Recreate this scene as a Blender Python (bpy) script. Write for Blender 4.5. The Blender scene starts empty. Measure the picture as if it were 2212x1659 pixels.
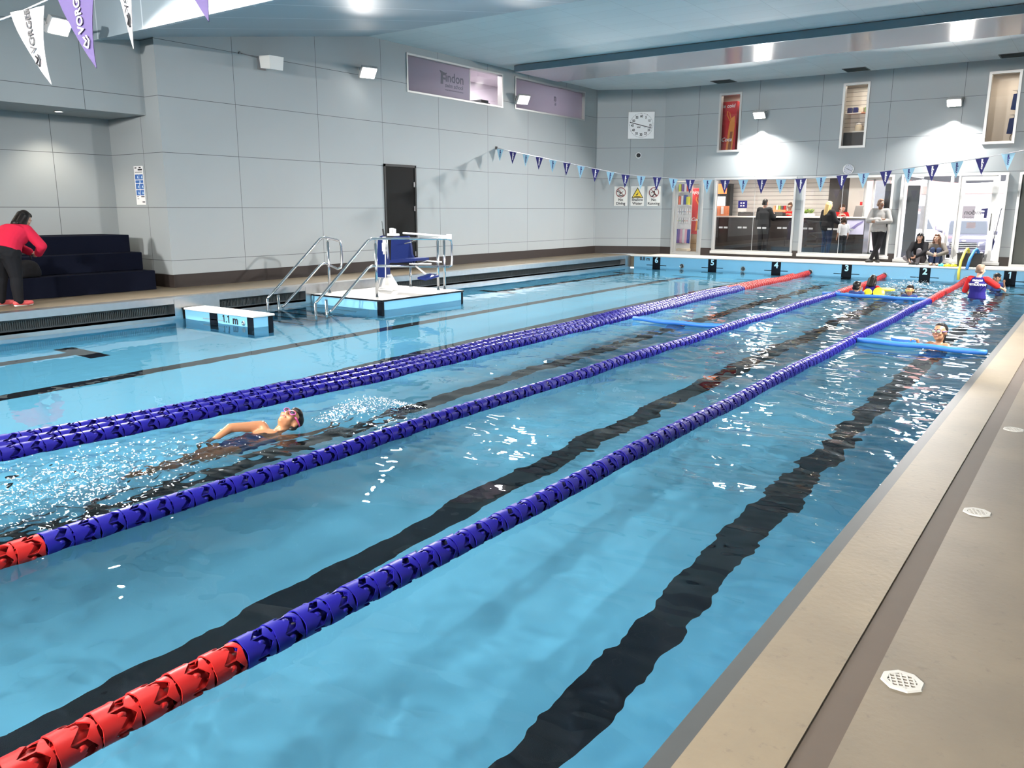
import bpy, bmesh, math, random
import numpy as np
from mathutils import Vector, Matrix, Euler, Quaternion
random.seed(7); rng = np.random.default_rng(11)
PI = math.pi
scene = bpy.context.scene
COL = scene.collection
R = math.radians

# ---------------------------------------------------------------- materials
def nmat(name):
    m = bpy.data.materials.new(name); m.use_nodes = True
    nt = m.node_tree
    return m, nt, nt.nodes['Principled BSDF'], nt.nodes['Material Output']

def mat(name, col, rough=0.6, metal=0.0, spec=0.5, emit=None, estr=0.0, noise=0.0, nscale=6.0, bump=0.0, bscale=40.0, coat=0.0, alpha=1.0):
    m, nt, b, out = nmat(name)
    c = (*col, 1) if len(col) == 3 else col
    b.inputs['Base Color'].default_value = c
    b.inputs['Roughness'].default_value = rough
    b.inputs['Metallic'].default_value = metal
    b.inputs['Specular IOR Level'].default_value = spec
    if coat: b.inputs['Coat Weight'].default_value = coat
    if emit:
        b.inputs['Emission Color'].default_value = (*emit, 1); b.inputs['Emission Strength'].default_value = estr
    if noise or bump:
        tc = nt.nodes.new('ShaderNodeTexCoord')
        nz = nt.nodes.new('ShaderNodeTexNoise'); nz.inputs['Scale'].default_value = nscale; nz.inputs['Detail'].default_value = 5
        nt.links.new(tc.outputs['Object'], nz.inputs['Vector'])
        if noise:
            mx = nt.nodes.new('ShaderNodeMix'); mx.data_type = 'RGBA'
            mx.inputs[6].default_value = (*[max(0, x*(1-noise)) for x in c[:3]], 1)
            mx.inputs[7].default_value = (*[min(1, x*(1+noise)) for x in c[:3]], 1)
            nt.links.new(nz.outputs['Fac'], mx.inputs[0]); nt.links.new(mx.outputs[2], b.inputs['Base Color'])
        if bump:
            n2 = nt.nodes.new('ShaderNodeTexNoise'); n2.inputs['Scale'].default_value = bscale; n2.inputs['Detail'].default_value = 3
            nt.links.new(tc.outputs['Object'], n2.inputs['Vector'])
            bp = nt.nodes.new('ShaderNodeBump'); bp.inputs['Strength'].default_value = bump; bp.inputs['Distance'].default_value = 0.01
            nt.links.new(n2.outputs['Fac'], bp.inputs['Height']); nt.links.new(bp.outputs['Normal'], b.inputs['Normal'])
    return m

def panel_mat(name, col, axis, joints, zs, w=0.005, rough=0.55):
    """painted wall lining with narrow dark joints; axis 0/1 = which object coordinate runs along the wall"""
    m, nt, b, out = nmat(name)
    tc = nt.nodes.new('ShaderNodeTexCoord'); sp = nt.nodes.new('ShaderNodeSeparateXYZ')
    nt.links.new(tc.outputs['Object'], sp.inputs[0])
    acc = None
    def line(sock, v):
        s = nt.nodes.new('ShaderNodeMath'); s.operation = 'COMPARE'; s.inputs[1].default_value = v; s.inputs[2].default_value = w
        nt.links.new(sock, s.inputs[0]); return s.outputs[0]
    for v in joints:
        l = line(sp.outputs[axis], v)
        if acc is None: acc = l
        else:
            a = nt.nodes.new('ShaderNodeMath'); a.operation = 'MAXIMUM'; nt.links.new(acc, a.inputs[0]); nt.links.new(l, a.inputs[1]); acc = a.outputs[0]
    for v in zs:
        l = line(sp.outputs[2], v)
        if acc is None: acc = l
        else:
            a = nt.nodes.new('ShaderNodeMath'); a.operation = 'MAXIMUM'; nt.links.new(acc, a.inputs[0]); nt.links.new(l, a.inputs[1]); acc = a.outputs[0]
    mx = nt.nodes.new('ShaderNodeMix'); mx.data_type = 'RGBA'
    nz = nt.nodes.new('ShaderNodeTexNoise'); nz.inputs['Scale'].default_value = 0.9; nz.inputs['Detail'].default_value = 3
    nt.links.new(tc.outputs['Object'], nz.inputs['Vector'])
    base = nt.nodes.new('ShaderNodeMix'); base.data_type = 'RGBA'
    base.inputs[6].default_value = (*[c*0.96 for c in col], 1); base.inputs[7].default_value = (*[c*1.04 for c in col], 1)
    nt.links.new(nz.outputs['Fac'], base.inputs[0])
    nt.links.new(base.outputs[2], mx.inputs[6]); mx.inputs[7].default_value = (col[0]*.22, col[1]*.22, col[2]*.22, 1)
    nt.links.new(acc, mx.inputs[0]); nt.links.new(mx.outputs[2], b.inputs['Base Color'])
    b.inputs['Roughness'].default_value = rough
    return m

def glass_mat(name, tint=(1, 1, 1), refl=1.0, frost=0.0, frostcol=(.5, .5, .5)):
    m = bpy.data.materials.new(name); m.use_nodes = True; nt = m.node_tree; nt.nodes.clear()
    out = nt.nodes.new('ShaderNodeOutputMaterial')
    tr = nt.nodes.new('ShaderNodeBsdfTransparent'); tr.inputs[0].default_value = (*tint, 1)
    gl = nt.nodes.new('ShaderNodeBsdfGlossy'); gl.inputs['Roughness'].default_value = 0.0; gl.inputs[0].default_value = (refl, refl, refl, 1)
    fr = nt.nodes.new('ShaderNodeFresnel'); ge = nt.nodes.new('ShaderNodeNewGeometry'); mr = nt.nodes.new('ShaderNodeMapRange')
    mr.inputs[3].default_value = 1.5; mr.inputs[4].default_value = 1/1.5; nt.links.new(ge.outputs['Backfacing'], mr.inputs[0]); nt.links.new(mr.outputs[0], fr.inputs[0])
    mx = nt.nodes.new('ShaderNodeMixShader')
    nt.links.new(fr.outputs[0], mx.inputs[0])
    if frost:
        df = nt.nodes.new('ShaderNodeBsdfDiffuse'); df.inputs[0].default_value = (*frostcol, 1)
        tl = nt.nodes.new('ShaderNodeBsdfTranslucent'); tl.inputs[0].default_value = (*frostcol, 1)
        m2 = nt.nodes.new('ShaderNodeMixShader'); m2.inputs[0].default_value = .6
        nt.links.new(df.outputs[0], m2.inputs[1]); nt.links.new(tl.outputs[0], m2.inputs[2])
        m3 = nt.nodes.new('ShaderNodeMixShader'); m3.inputs[0].default_value = frost
        nt.links.new(tr.outputs[0], m3.inputs[1]); nt.links.new(m2.outputs[0], m3.inputs[2])
        nt.links.new(m3.outputs[0], mx.inputs[1])
    else:
        nt.links.new(tr.outputs[0], mx.inputs[1])
    nt.links.new(gl.outputs[0], mx.inputs[2]); nt.links.new(mx.outputs[0], out.inputs[0])
    return m

# ---------------------------------------------------------------- mesh builder
class MB:
    def __init__(s): s.v = []; s.f = []; s.mi = []; s.M = Matrix.Identity(4); s.m = 0
    def at(s, loc=(0, 0, 0), rot=(0, 0, 0), sc=(1, 1, 1)):
        s.M = Matrix.Translation(loc) @ Euler(rot).to_matrix().to_4x4() @ Matrix.Diagonal((*sc, 1)); return s
    def add(s, vs, fs):
        n = len(s.v); s.v += [tuple(s.M @ Vector(p)) for p in vs]
        s.f += [tuple(n+i for i in f) for f in fs]; s.mi += [s.m]*len(fs); return s
    def box(s, x0, y0, z0, x1, y1, z1, bev=0.0):
        if x0 > x1: x0, x1 = x1, x0
        if y0 > y1: y0, y1 = y1, y0
        if z0 > z1: z0, z1 = z1, z0
        if bev <= 0:
            vs = [(x, y, z) for z in (z0, z1) for y in (y0, y1) for x in (x0, x1)]
            return s.add(vs, [(0, 2, 3, 1), (4, 5, 7, 6), (0, 1, 5, 4), (2, 6, 7, 3), (0, 4, 6, 2), (1, 3, 7, 5)])
        bm = bmesh.new(); bmesh.ops.create_cube(bm, size=1)
        for v in bm.verts: v.co = Vector((x0+(v.co.x+.5)*(x1-x0), y0+(v.co.y+.5)*(y1-y0), z0+(v.co.z+.5)*(z1-z0)))
        bmesh.ops.bevel(bm, geom=list(bm.edges), offset=bev, segments=2, profile=.5, affect='EDGES')
        return s.bm(bm)
    def bm(s, bm):
        bm.verts.index_update()
        s.add([tuple(v.co) for v in bm.verts], [tuple(v.index for v in f.verts) for f in bm.faces]); bm.free(); return s
    def loft(s, rings, cap=True, close=True):
        """rings: lists of equal length of points"""
        n = len(rings[0]); vs = [p for r in rings for p in r]; fs = []
        for i in range(len(rings)-1):
            for j in range(n if close else n-1):
                k = (j+1) % n
                fs.append((i*n+j, i*n+k, (i+1)*n+k, (i+1)*n+j))
        if cap and close:
            fs.append(tuple(range(n-1, -1, -1))); fs.append(tuple((len(rings)-1)*n+j for j in range(n)))
        return s.add(vs, fs)
    def tube(s, pts, r, n=10, cap=True):
        """round tube through points, r a number or a list"""
        P = [Vector(p) for p in pts]; rs = r if isinstance(r, (list, tuple)) else [r]*len(P)
        rings = []; up = None
        for i, p in enumerate(P):
            if i == 0: t = P[1]-P[0]
            elif i == len(P)-1: t = P[-1]-P[-2]
            else: t = (P[i]-P[i-1]).normalized()+(P[i+1]-P[i]).normalized()
            t = t.normalized()
            if up is None:
                a = Vector((0, 0, 1)) if abs(t.z) < .9 else Vector((1, 0, 0)); up = (a-t*a.dot(t)).normalized()
            else: up = (up-t*up.dot(t)).normalized()
            sd = t.cross(up); k = 1.0
            if 0 < i < len(P)-1:
                c = (P[i]-P[i-1]).normalized().dot(t); k = 1/max(.5, c)
            rings.append([tuple(p+(up*math.cos(2*PI*j/n)+sd*math.sin(2*PI*j/n))*rs[i]*(k if False else 1)) for j in range(n)])
        return s.loft(rings, cap)
    def cyl(s, c, r, h, n=24, r2=None):
        x, y, z = c; r2 = r if r2 is None else r2
        return s.loft([[(x+r*math.cos(2*PI*j/n), y+r*math.sin(2*PI*j/n), z) for j in range(n)],
                       [(x+r2*math.cos(2*PI*j/n), y+r2*math.sin(2*PI*j/n), z+h) for j in range(n)]])
    def lathe(s, prof, n=24, cap=True):
        return s.loft([[(r*math.cos(2*PI*j/n), r*math.sin(2*PI*j/n), z) for j in range(n)] for r, z in prof], cap)
    def ball(s, c, r, n=16, m=10):
        rx, ry, rz = r if isinstance(r, (tuple, list)) else (r, r, r); rings = []
        for i in range(m+1):
            a = -PI/2+PI*i/m; cr = max(math.cos(a), 1e-3)
            rings.append([(c[0]+rx*cr*math.cos(2*PI*j/n), c[1]+ry*cr*math.sin(2*PI*j/n), c[2]+rz*math.sin(a)) for j in range(n)])
        return s.loft(rings)
    def prism(s, poly, y0, y1):
        """polygon in the x-z plane pushed from y0 to y1"""
        return s.loft([[(x, y0, z) for x, z in poly], [(x, y1, z) for x, z in poly]])
    def quad(s, a, b, c, d): return s.add([a, b, c, d], [(0, 1, 2, 3)])
    def build(s, name, mats, parent=None, smooth=False, loc=None, rot=None, ang=None):
        me = bpy.data.meshes.new(name); me.from_pydata(s.v, [], s.f); me.validate()
        if not isinstance(mats, (list, tuple)): mats = [mats]
        for m in mats: me.materials.append(m)
        if len(mats) > 1 and len(me.polygons) == len(s.mi): me.polygons.foreach_set('material_index', s.mi)
        bm = bmesh.new(); bm.from_mesh(me); bmesh.ops.recalc_face_normals(bm, faces=bm.faces); bm.to_mesh(me); bm.free()
        if smooth or ang:
            me.polygons.foreach_set('use_smooth', [True]*len(me.polygons))
            if ang:
                try: me.set_sharp_from_angle(angle=R(ang))
                except Exception: pass
        o = bpy.data.objects.new(name, me); COL.objects.link(o)
        if parent: o.parent = parent
        if loc is not None: o.location = loc
        if rot is not None: o.rotation_euler = rot
        return o

def obj(name, fn, mats, parent=None, smooth=False, ang=None, loc=None, rot=None):
    b = MB(); fn(b); return b.build(name, mats, parent, smooth, loc, rot, ang)

def tag(o, label=None, cat=None, group=None, kind=None):
    if label: o['label'] = label
    if cat: o['category'] = cat
    if group: o['group'] = group
    if kind: o['kind'] = kind
    return o
def thing(name, label, cat, loc=(0, 0, 0), rz=0, group=None, rot=None):
    o = bpy.data.objects.new(name, None); COL.objects.link(o); o.location = loc
    o.rotation_euler = rot if rot else (0, 0, rz); o.empty_display_size = .1
    return tag(o, label, cat, group)
def struct(o): o['kind'] = 'structure'; return o
def kids(o): return [c for c in bpy.data.objects if c.parent == o]
def copy_tree(o, parent=None):
    c = o.copy(); COL.objects.link(c)
    if parent: c.parent = parent
    for ch in list(o.children): copy_tree(ch, c)
    return c

_fonts = {}
def text_mesh(name, txt, size, mt, parent=None, loc=(0, 0, 0), rot=(0, 0, 0), depth=.002, bold=0.0, align='CENTER', sx=1.0, shear=0.0, space=1.0):
    cu = bpy.data.curves.new(name, 'FONT'); cu.body = txt; cu.size = size; cu.extrude = depth; cu.align_x = align; cu.align_y = 'CENTER'
    cu.offset = bold; cu.resolution_u = 3; cu.shear = shear; cu.space_character = space
    t = bpy.data.objects.new(name, cu); COL.objects.link(t)
    dg = bpy.context.evaluated_depsgraph_get(); me = bpy.data.meshes.new_from_object(t.evaluated_get(dg))
    bpy.data.objects.remove(t); bpy.data.curves.remove(cu)
    for v in me.vertices: v.co.x *= sx
    me.name = name; me.materials.clear(); me.materials.append(mt)
    o = bpy.data.objects.new(name, me); COL.objects.link(o); o.location = loc; o.rotation_euler = rot
    if parent: o.parent = parent
    return o
FWD = (R(90), 0, 0)          # lettering that faces -Y

def one_glyph(b, x, z, h, y0, y1):
    """a bold figure 1 with its flag, h tall, centred on x, z"""
    w = h*.155
    b.prism([(x-w*.4, z-h/2), (x+w*.75, z-h/2), (x+w*.75, z+h/2), (x-w*.15, z+h/2), (x-w*1.7, z+h*.36), (x-w*1.45, z+h*.20), (x-w*.4, z+h*.30)], y0, y1)
# ---------------------------------------------------------------- shared materials
XL, YE, YW, ZC, ZD = -14.65, 25.0, 26.4, 5.85, 0.38
PY0 = -3.4
PX0, PX1 = -13.0, -1.06
M = {}
wallc = (.325, .355, .365)
M['steel'] = mat('brushed steel', (.55, .56, .56), .28, 1.0, noise=.12, nscale=9)
M['steel_dark'] = mat('gutter grate', (.06, .065, .065), .5, .5)
m, nt, bs, out = nmat('trowelled concrete')
tc = nt.nodes.new('ShaderNodeTexCoord')
def nz_(scale, det, rough=.5):
    n = nt.nodes.new('ShaderNodeTexNoise'); n.inputs['Scale'].default_value = scale; n.inputs['Detail'].default_value = det; n.inputs['Roughness'].default_value = rough
    nt.links.new(tc.outputs['Object'], n.inputs['Vector']); return n
def mix_(fac, a, b_, lo=.35, hi=.65):
    r_ = nt.nodes.new('ShaderNodeMapRange'); r_.inputs[1].default_value = lo; r_.inputs[2].default_value = hi; nt.links.new(fac, r_.inputs[0])
    x = nt.nodes.new('ShaderNodeMix'); x.data_type = 'RGBA'; nt.links.new(r_.outputs[0], x.inputs[0])
    for i, v in ((6, a), (7, b_)):
        if isinstance(v, tuple): x.inputs[i].default_value = (*v, 1)
        else: nt.links.new(v, x.inputs[i])
    return x.outputs[2]
c1 = mix_(nz_(1.3, 6, .6).outputs['Fac'], (.125, .098, .064), (.162, .127, .081))
c2 = mix_(nz_(.55, 4).outputs['Fac'], c1, (.117, .095, .066), .5, .75)
c3 = mix_(nz_(14, 6, .7).outputs['Fac'], (.10, .078, .052), c2, .28, .40)
nt.links.new(c3, bs.inputs['Base Color']); bs.inputs['Roughness'].default_value = .5
bp = nt.nodes.new('ShaderNodeBump'); bp.inputs['Strength'].default_value = .12; bp.inputs['Distance'].default_value = .01
nt.links.new(nz_(30, 3).outputs['Fac'], bp.inputs['Height']); nt.links.new(bp.outputs['Normal'], bs.inputs['Normal'])
M['concrete'] = m
M['curb'] = mat('grey curb', (.032, .035, .035), .5, noise=.1)
M['channel'] = mat('drain channel', (.060, .042, .029), .6, noise=.1)
M['pool'] = mat('pale blue pool lining', (.19, .60, .87), .5, spec=.06)
M['poolend'] = mat('blue end wall tile', (.18, .43, .62), .35, spec=.25)
M['black'] = mat('black tile', (.005, .007, .011), .5, spec=.06)
M['white'] = mat('white gelcoat', (.62, .60, .57), .4)
M['base'] = mat('dark brown skirting', (.030, .023, .021), .5, spec=.25, noise=.1)
M['alu'] = mat('aluminium frame', (.50, .50, .49), .4, .4)
M['alu_dark'] = mat('dark anodised frame', (.22, .22, .23), .4, .5)
M['doorblack'] = mat('black door', (.003, .003, .003), .6, spec=.12)
M['rubber'] = mat('black rubber', (.012, .012, .012), .6)
M['ink'] = mat('black print', (.012, .012, .015), .6)
M['whiteprint'] = mat('white print', (.80, .80, .80), .6)
M['red'] = mat('red plastic', (.30, .009, .008), .38, spec=.25)
M['blue'] = mat('royal blue plastic', (.008, .006, .155), .38, spec=.22)
M['clear'] = glass_mat('clear glass')
M['lamp'] = mat('lit lamp lens', (1, 1, 1), .4, emit=(1, .95, .88), estr=35)
M['lamp'].cycles.emission_sampling = 'NONE'
M['lampgrey'] = mat('lamp housing', (.45, .45, .45), .45, .2)
M['chrome'] = mat('polished stainless', (.72, .72, .72), .16, 1.0)

wall_z = [0.90, 1.91, 2.93, 3.95, 4.95]
M['wl'] = panel_mat('painted lining, long wall', wallc, 1, [10.79, 12.95, 14.98, 17.08, 19.21, 21.22, 23.36, 25.32], wall_z)
M['wf'] = panel_mat('painted lining, end wall', wallc, 0, [-11.4, -9.39, -7.46, -5.53, -3.66, -1.75], wall_z)
M['wr'] = panel_mat('painted lining, recess', wallc, 1, [1.6, 3.75, 5.85, 7.95], wall_z)
M['wt'] = panel_mat('painted lining, return', wallc, 0, [-15.3], wall_z)
M['wplain'] = panel_mat('painted lining', wallc, 1, [-2, 0, 2, 4, 6], wall_z)

def holes(b, u0, u1, z0, z1, hs, put):
    us = sorted({u0, u1, *[h[0] for h in hs], *[h[1] for h in hs]}); zs = sorted({z0, z1, *[h[2] for h in hs], *[h[3] for h in hs]})
    for i in range(len(us)-1):
        runs = []
        for j in range(len(zs)-1):
            cu, cz = (us[i]+us[i+1])/2, (zs[j]+zs[j+1])/2
            if any(h[0] < cu < h[1] and h[2] < cz < h[3] for h in hs): continue
            if runs and abs(runs[-1][1]-zs[j]) < 1e-6: runs[-1][1] = zs[j+1]
            else: runs.append([zs[j], zs[j+1]])
        for a, c in runs: put(b, us[i], us[i+1], a, c)

HL = [(15.88, 19.92, 4.75, 5.68), (20.52, 24.54, 4.78, 5.70)]
HF = [(-12.2, -11.1, ZD, 2.9), (-10.72, -8.04, .52, 2.9), (-7.85, -5.22, .52, 2.9), (-5.03, -2.35, .46, 2.9), (-2.1, -.6, ZD, 2.9),
      (-10.70, -9.95, 3.72, 5.55), (-6.87, -6.12, 3.70, 5.55), (-3.10, -2.33, 3.66, 5.54)]
struct(obj('wall_left', lambda b: holes(b, 9.2, 25.4, ZD-.3, ZC+.2, HL, lambda b, a, c, e, f: b.box(XL-.15, a, e, XL, c, f)), M['wl']))
def angwall(b):
    p, q = Vector((XL, 25.4)), Vector((-12.6, YW)); n = Vector((-(q-p).y, (q-p).x)).normalized()*.15
    b.loft([[(p.x, p.y, z), (q.x, q.y, z), (q.x+n.x, q.y+n.y, z), (p.x+n.x, p.y+n.y, z)] for z in (ZD-.3, ZC+.2)])
struct(obj('wall_corner', angwall, panel_mat('painted lining, corner', wallc, 0, [-13.62], wall_z)))
struct(obj('wall_far', lambda b: holes(b, -12.6, 2.2, ZD-.3, ZC+.2, HF, lambda b, a, c, e, f: b.box(a, YW, e, c, YW+.14, f)), M['wf']))
struct(obj('wall_return', lambda b: b.box(-16.6, 9.1, ZD-.3, XL, 9.2, ZC+.2), M['wt']))
struct(obj('wall_recess', lambda b: b.box(-16.6, -6.0, ZD-.3, -16.45, 9.1, 3.9), M['wr']))
struct(obj('wall_upper', lambda b: b.box(-16.45, -6.0, 3.62, -15.1, 9.1, ZC+.2), M['wr']))
struct(obj('wall_right', lambda b: b.box(2.2, -6.0, -.2, 2.35, YW+.14, ZC+.2), M['wplain']))
struct(obj('wall_near', lambda b: b.box(-16.6, -6.15, -.2, 2.35, -6.0, ZC+.2), M['wplain']))
# skirting
struct(obj('baseboard_left', lambda b: b.box(XL, 9.1, ZD, XL+.015, 15.0, ZD+.25).box(XL, 16.11, ZD, XL+.015, 25.4, ZD+.25).box(-14.65, 9.085, ZD, -14.6, 9.1, ZD+.25).box(-16.45, 9.085, ZD, XL, 9.1, ZD+.25), M['base']))
def bcorner(b):
    p, q = Vector((XL, 25.4)), Vector((-12.6, YW)); n = Vector(((q-p).y, -(q-p).x)).normalized()*.015
    b.loft([[(p.x, p.y, z), (q.x, q.y, z), (q.x+n.x, q.y+n.y, z), (p.x+n.x, p.y+n.y, z)] for z in (ZD, ZD+.25)])
struct(obj('baseboard_corner', bcorner, M['base']))
def bfar(b):
    for a, c, t in ((-12.6, -12.2, .25), (-11.1, -10.72, .25), (-10.72, -8.04, .13), (-8.04, -7.85, .25), (-7.85, -5.22, .13), (-5.22, -5.03, .25), (-5.03, -2.35, .08), (-2.35, -2.1, .25), (-.6, 2.2, .25)):
        b.box(a, YW-.015, ZD, c, YW, ZD+t)
struct(obj('baseboard_far', bfar, M['base']))

# ceiling: tiled flat part, dropped bulkhead, sloping lining, beam
m, nt, bs, out = nmat('ceiling tile')
tc = nt.nodes.new('ShaderNodeTexCoord'); br = nt.nodes.new('ShaderNodeTexBrick')
br.offset = 0; br.inputs['Scale'].default_value = 1; br.inputs['Brick Width'].default_value = 1.2; br.inputs['Row Height'].default_value = .6
br.inputs['Mortar Size'].default_value = .006; br.inputs['Mortar Smooth'].default_value = .3
br.inputs['Color1'].default_value = (.70, .75, .76, 1); br.inputs['Color2'].default_value = (.66, .71, .72, 1); br.inputs['Mortar'].default_value = (.54, .58, .59, 1)
nt.links.new(tc.outputs['Object'], br.inputs['Vector']); nt.links.new(br.outputs['Color'], bs.inputs['Base Color']); bs.inputs['Roughness'].default_value = .8
M['tile'] = m
M['soffit'] = panel_mat('soffit lining', (.33, .40, .45), 0, [-16.28+1.43*k for k in range(14)], [], w=.014)
for n in M['soffit'].node_tree.nodes:
    if n.type == 'MIX' and n.inputs[0].is_linked and n.inputs[0].links[0].from_node.type == 'MATH': n.inputs[7].default_value = (.62, .68, .72, 1)
struct(obj('ceiling', lambda b: b.box(-14.75, 14.6, ZC, 2.35, YW+.3, ZC+.1).box(-16.6, -6.15, ZC, 2.35, 8.3, ZC+.1), M['tile']))
struct(obj('ceiling_slope', lambda b: b.loft([[(x, 8.25, 4.83), (x, 14.6, 5.85), (x, 14.6, 6.0), (x, 8.25, 6.0)] for x in (-16.6, 2.35)]), M['soffit']))
struct(obj('trim_beam', lambda b: b.box(-15.1, 8.17, 4.80, 2.2, 8.25, ZC), M['soffit']))
M['gloss_panel'] = mat('glossy pinkish ceiling panel', (.55, .50, .52), .12, coat=.3)
M['edge'] = mat('blue grey edge trim', (.16, .23, .27), .5)
struct(obj('trim_bulkhead', lambda b: b.box(-14.1, 19.78, 5.67, 2.2, 22.0, ZC), M['gloss_panel']))
struct(obj('trim_edge', lambda b: b.box(-14.1, 19.72, 5.66, 2.2, 19.78, ZC-.02), M['edge']))

# decks
m2 = M['concrete'].copy(); m2.name = 'worn grey concrete'; M['concrete_grey'] = m2
for n in m2.node_tree.nodes:
    if n.type == 'MIX':
        for i in (6, 7):
            if not n.inputs[i].is_linked: v = n.inputs[i].default_value; n.inputs[i].default_value = (v[0]*.86, v[1]*.88, v[2]*.95, 1)
struct(obj('floor_right', lambda b: b.box(-.97, -6, -.2, -.66, 25.0, .06), M['concrete']))
struct(obj('floor_walkway', lambda b: b.box(-.54, -6, -.2, 2.2, 25.0, .06), M['concrete_grey']))
struct(obj('floor_channel', lambda b: b.box(-.66, -6, -.2, -.54, 25.0, .052), M['channel']))
struct(obj('trim_curb', lambda b: b.box(PX1, PY0, -.3, -.97, 25.0, .035), M['curb']))
struct(obj('floor_near', lambda b: b.box(-16.6, -6, -.2, -.97, PY0, .06), M['concrete']))
struct(obj('floor_left', lambda b: b.box(-16.45, PY0, -.2, PX0-.25, 25.4, ZD).box(PX0-.25, 25.02, -.2, -12.6, YW, ZD), M['concrete']))
struct(obj('floor_far', lambda b: b.box(-12.6, 25.5, -.2, 2.2, YW, ZD).box(-1.06, 25.0, -.2, 2.2, 25.5, ZD), mat('pale deck concrete', (.62, .56, .48), .5, noise=.06)))
struct(obj('trim_coping', lambda b: b.box(-13.25, 24.97, ZD-.035, 2.2, 25.5, ZD+.004, .008), M['white']))

# pool shell with its black lane lines set flush in the lining
LANES = [-1.855, -3.83, -6.02, -8.03, -10.03, -12.03]
def floor_z(y): return -1.12+.32*max(0, min(1, y/25))
blk = []
for i, x in enumerate(LANES):
    if i < 5:
        blk += [(x-.14, x+.14, -1.4, 23.2), (x-.55, x+.55, 22.95, 23.25)]
    else:
        blk += [(x-.14, x+.14, -1.4, 5.9), (x-.55, x+.55, 5.75, 6.05), (x-.13, x+.13, 16.2, 23.2), (x-.55, x+.55, 16.0, 16.3), (x-.55, x+.55, 22.95, 23.25)]
def shell(b):
    xs = sorted({PX0, PX1, *[v for r in blk for v in r[:2]]}); ys = sorted({PY0, YE, *[v for r in blk for v in r[2:]]})
    for i in range(len(xs)-1):
        for j in range(len(ys)-1):
            cx, cy = (xs[i]+xs[i+1])/2, (ys[j]+ys[j+1])/2
            b.m = 1 if any(r[0] < cx < r[1] and r[2] < cy < r[3] for r in blk) else 0
            b.quad((xs[i], ys[j], floor_z(ys[j])), (xs[i+1], ys[j], floor_z(ys[j])), (xs[i+1], ys[j+1], floor_z(ys[j+1])), (xs[i], ys[j+1], floor_z(ys[j+1])))
    b.m = 0
    b.quad((PX0, PY0, -1.2), (PX0, YE, -1.2), (PX0, YE, .1), (PX0, PY0, .1))
    b.quad((PX1, PY0, -1.2), (PX1, YE, -1.2), (PX1, YE, .03), (PX1, PY0, .03))
    b.quad((PX0, PY0, -1.2), (PX1, PY0, -1.2), (PX1, PY0, .06), (PX0, PY0, .06))
struct(obj('floor_pool', shell, [M['pool'], M['black']]))
struct(obj('wall_pool', lambda b: b.box(PX0+.13, YE, -1.2, PX1, YE+.2, ZD-.03), M['poolend']))

# steel overflow gutter along the left side
def gutter(b):
    b.m = 0
    b.box(PX0-.25, PY0, .27, PX0, YE, ZD+.004)
    b.box(PX0-.02, PY0, .06, PX0+.0, YE, .10); b.box(PX0-.06, PY0, -.02, PX0+.012, YE, .062)
    for a, c in ((8.05, 8.95), (10.95, 13.6), (24.6, 25.0)): b.box(PX0-.2, a, .06, PX0+.008, c, ZD-.03)
    b.m = 1
    b.box(PX0-.25, PY0, .0, PX0-.2, YE, .30)
    for k in range(780):
        y = .05+k*.032
        if not (8.0 < y < 9 or 10.9 < y < 13.6): b.box(PX0-.2, y, .10, PX0-.185, y+.012, .22)
struct(obj('trim_gutter', gutter, [M['steel'], M['steel_dark']]))
# ---------------------------------------------------------------- water surface
def wave_height(X, Y):
    H = np.zeros_like(X)
    def sm(a, b, v): t = np.clip((v-a)/(b-a), 0, 1); return t*t*(3-2*t)
    lanes_act = sm(-7.6, -6.6, X)                       # the far side lanes lie calm behind the triple rope
    far = sm(7, 15, Y)*sm(-6.2, -4.2, X)
    calm = .10+.05*sm(10, 20, Y)
    comps = []
    r2 = np.random.default_rng(5)
    def band(n, lo, hi, slope, mainang, spread):
        out = np.zeros_like(X)
        for _ in range(n):
            lam = math.exp(r2.uniform(math.log(lo), math.log(hi))); k = 2*PI/lam; a = mainang+r2.normal(0, spread)
            ph = r2.uniform(0, 2*PI); out += (slope*lam/(2*PI))*np.sin(k*(math.cos(a)*X+math.sin(a)*Y)+ph)
        return out*math.sqrt(2/n)
    long_ = band(14, .55, 1.6, .030, R(70), .9)
    mid = band(20, .22, .50, .036, R(60), .8)
    short = band(22, .09, .22, .026, R(75), .9)
    chop = band(26, .16, .7, .060, R(85), .45)
    # slow modulation so that ripples come in patches
    mod = .65+.5*np.sin(.9*X+1.3*np.sin(.5*Y))*np.sin(.7*Y+.8*np.sin(.6*X))
    near = (long_*1.2+mid*1.9*np.clip(mod, .25, 1.3)+short*2.2*np.clip(mod, .1, 1.2))
    H += near*(lanes_act*(.80+.2*sm(3, 10, Y))+(1-lanes_act)*calm)
    H += chop*far*.85*lanes_act
    # turbulence round the swimmer and his wake
    def patch(cx, cy, rx, ry): return np.exp(-((X-cx)/rx)**2-((Y-cy)/ry)**2)
    wake = np.clip(1.2*patch(-5.75, 2.3, .62, .95)+.75*patch(-5.72, 3.5, .42, .7)+.7*patch(-5.45, 5.15, .4, .35), 0, 1.3)
    H += (band(40, .045, .12, .34, R(30), 2.0)+band(30, .12, .34, .34, R(40), 2.0))*wake
    H += band(16, .16, .5, .07, R(60), 1.2)*np.clip(patch(-5.7, 3.2, 1.0, 2.4), 0, 1)
    kick = np.clip(patch(-3.9, 22.6, 1.2, 1.0)+patch(-4.2, 20.2, .6, .8), 0, 1.2)
    H += band(26, .10, .4, .22, R(50), 1.5)*kick
    H += band(20, .2, .5, .10, R(50), 1.5)*patch(-1.9, 12.9, .7, .6)
    return H
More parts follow.
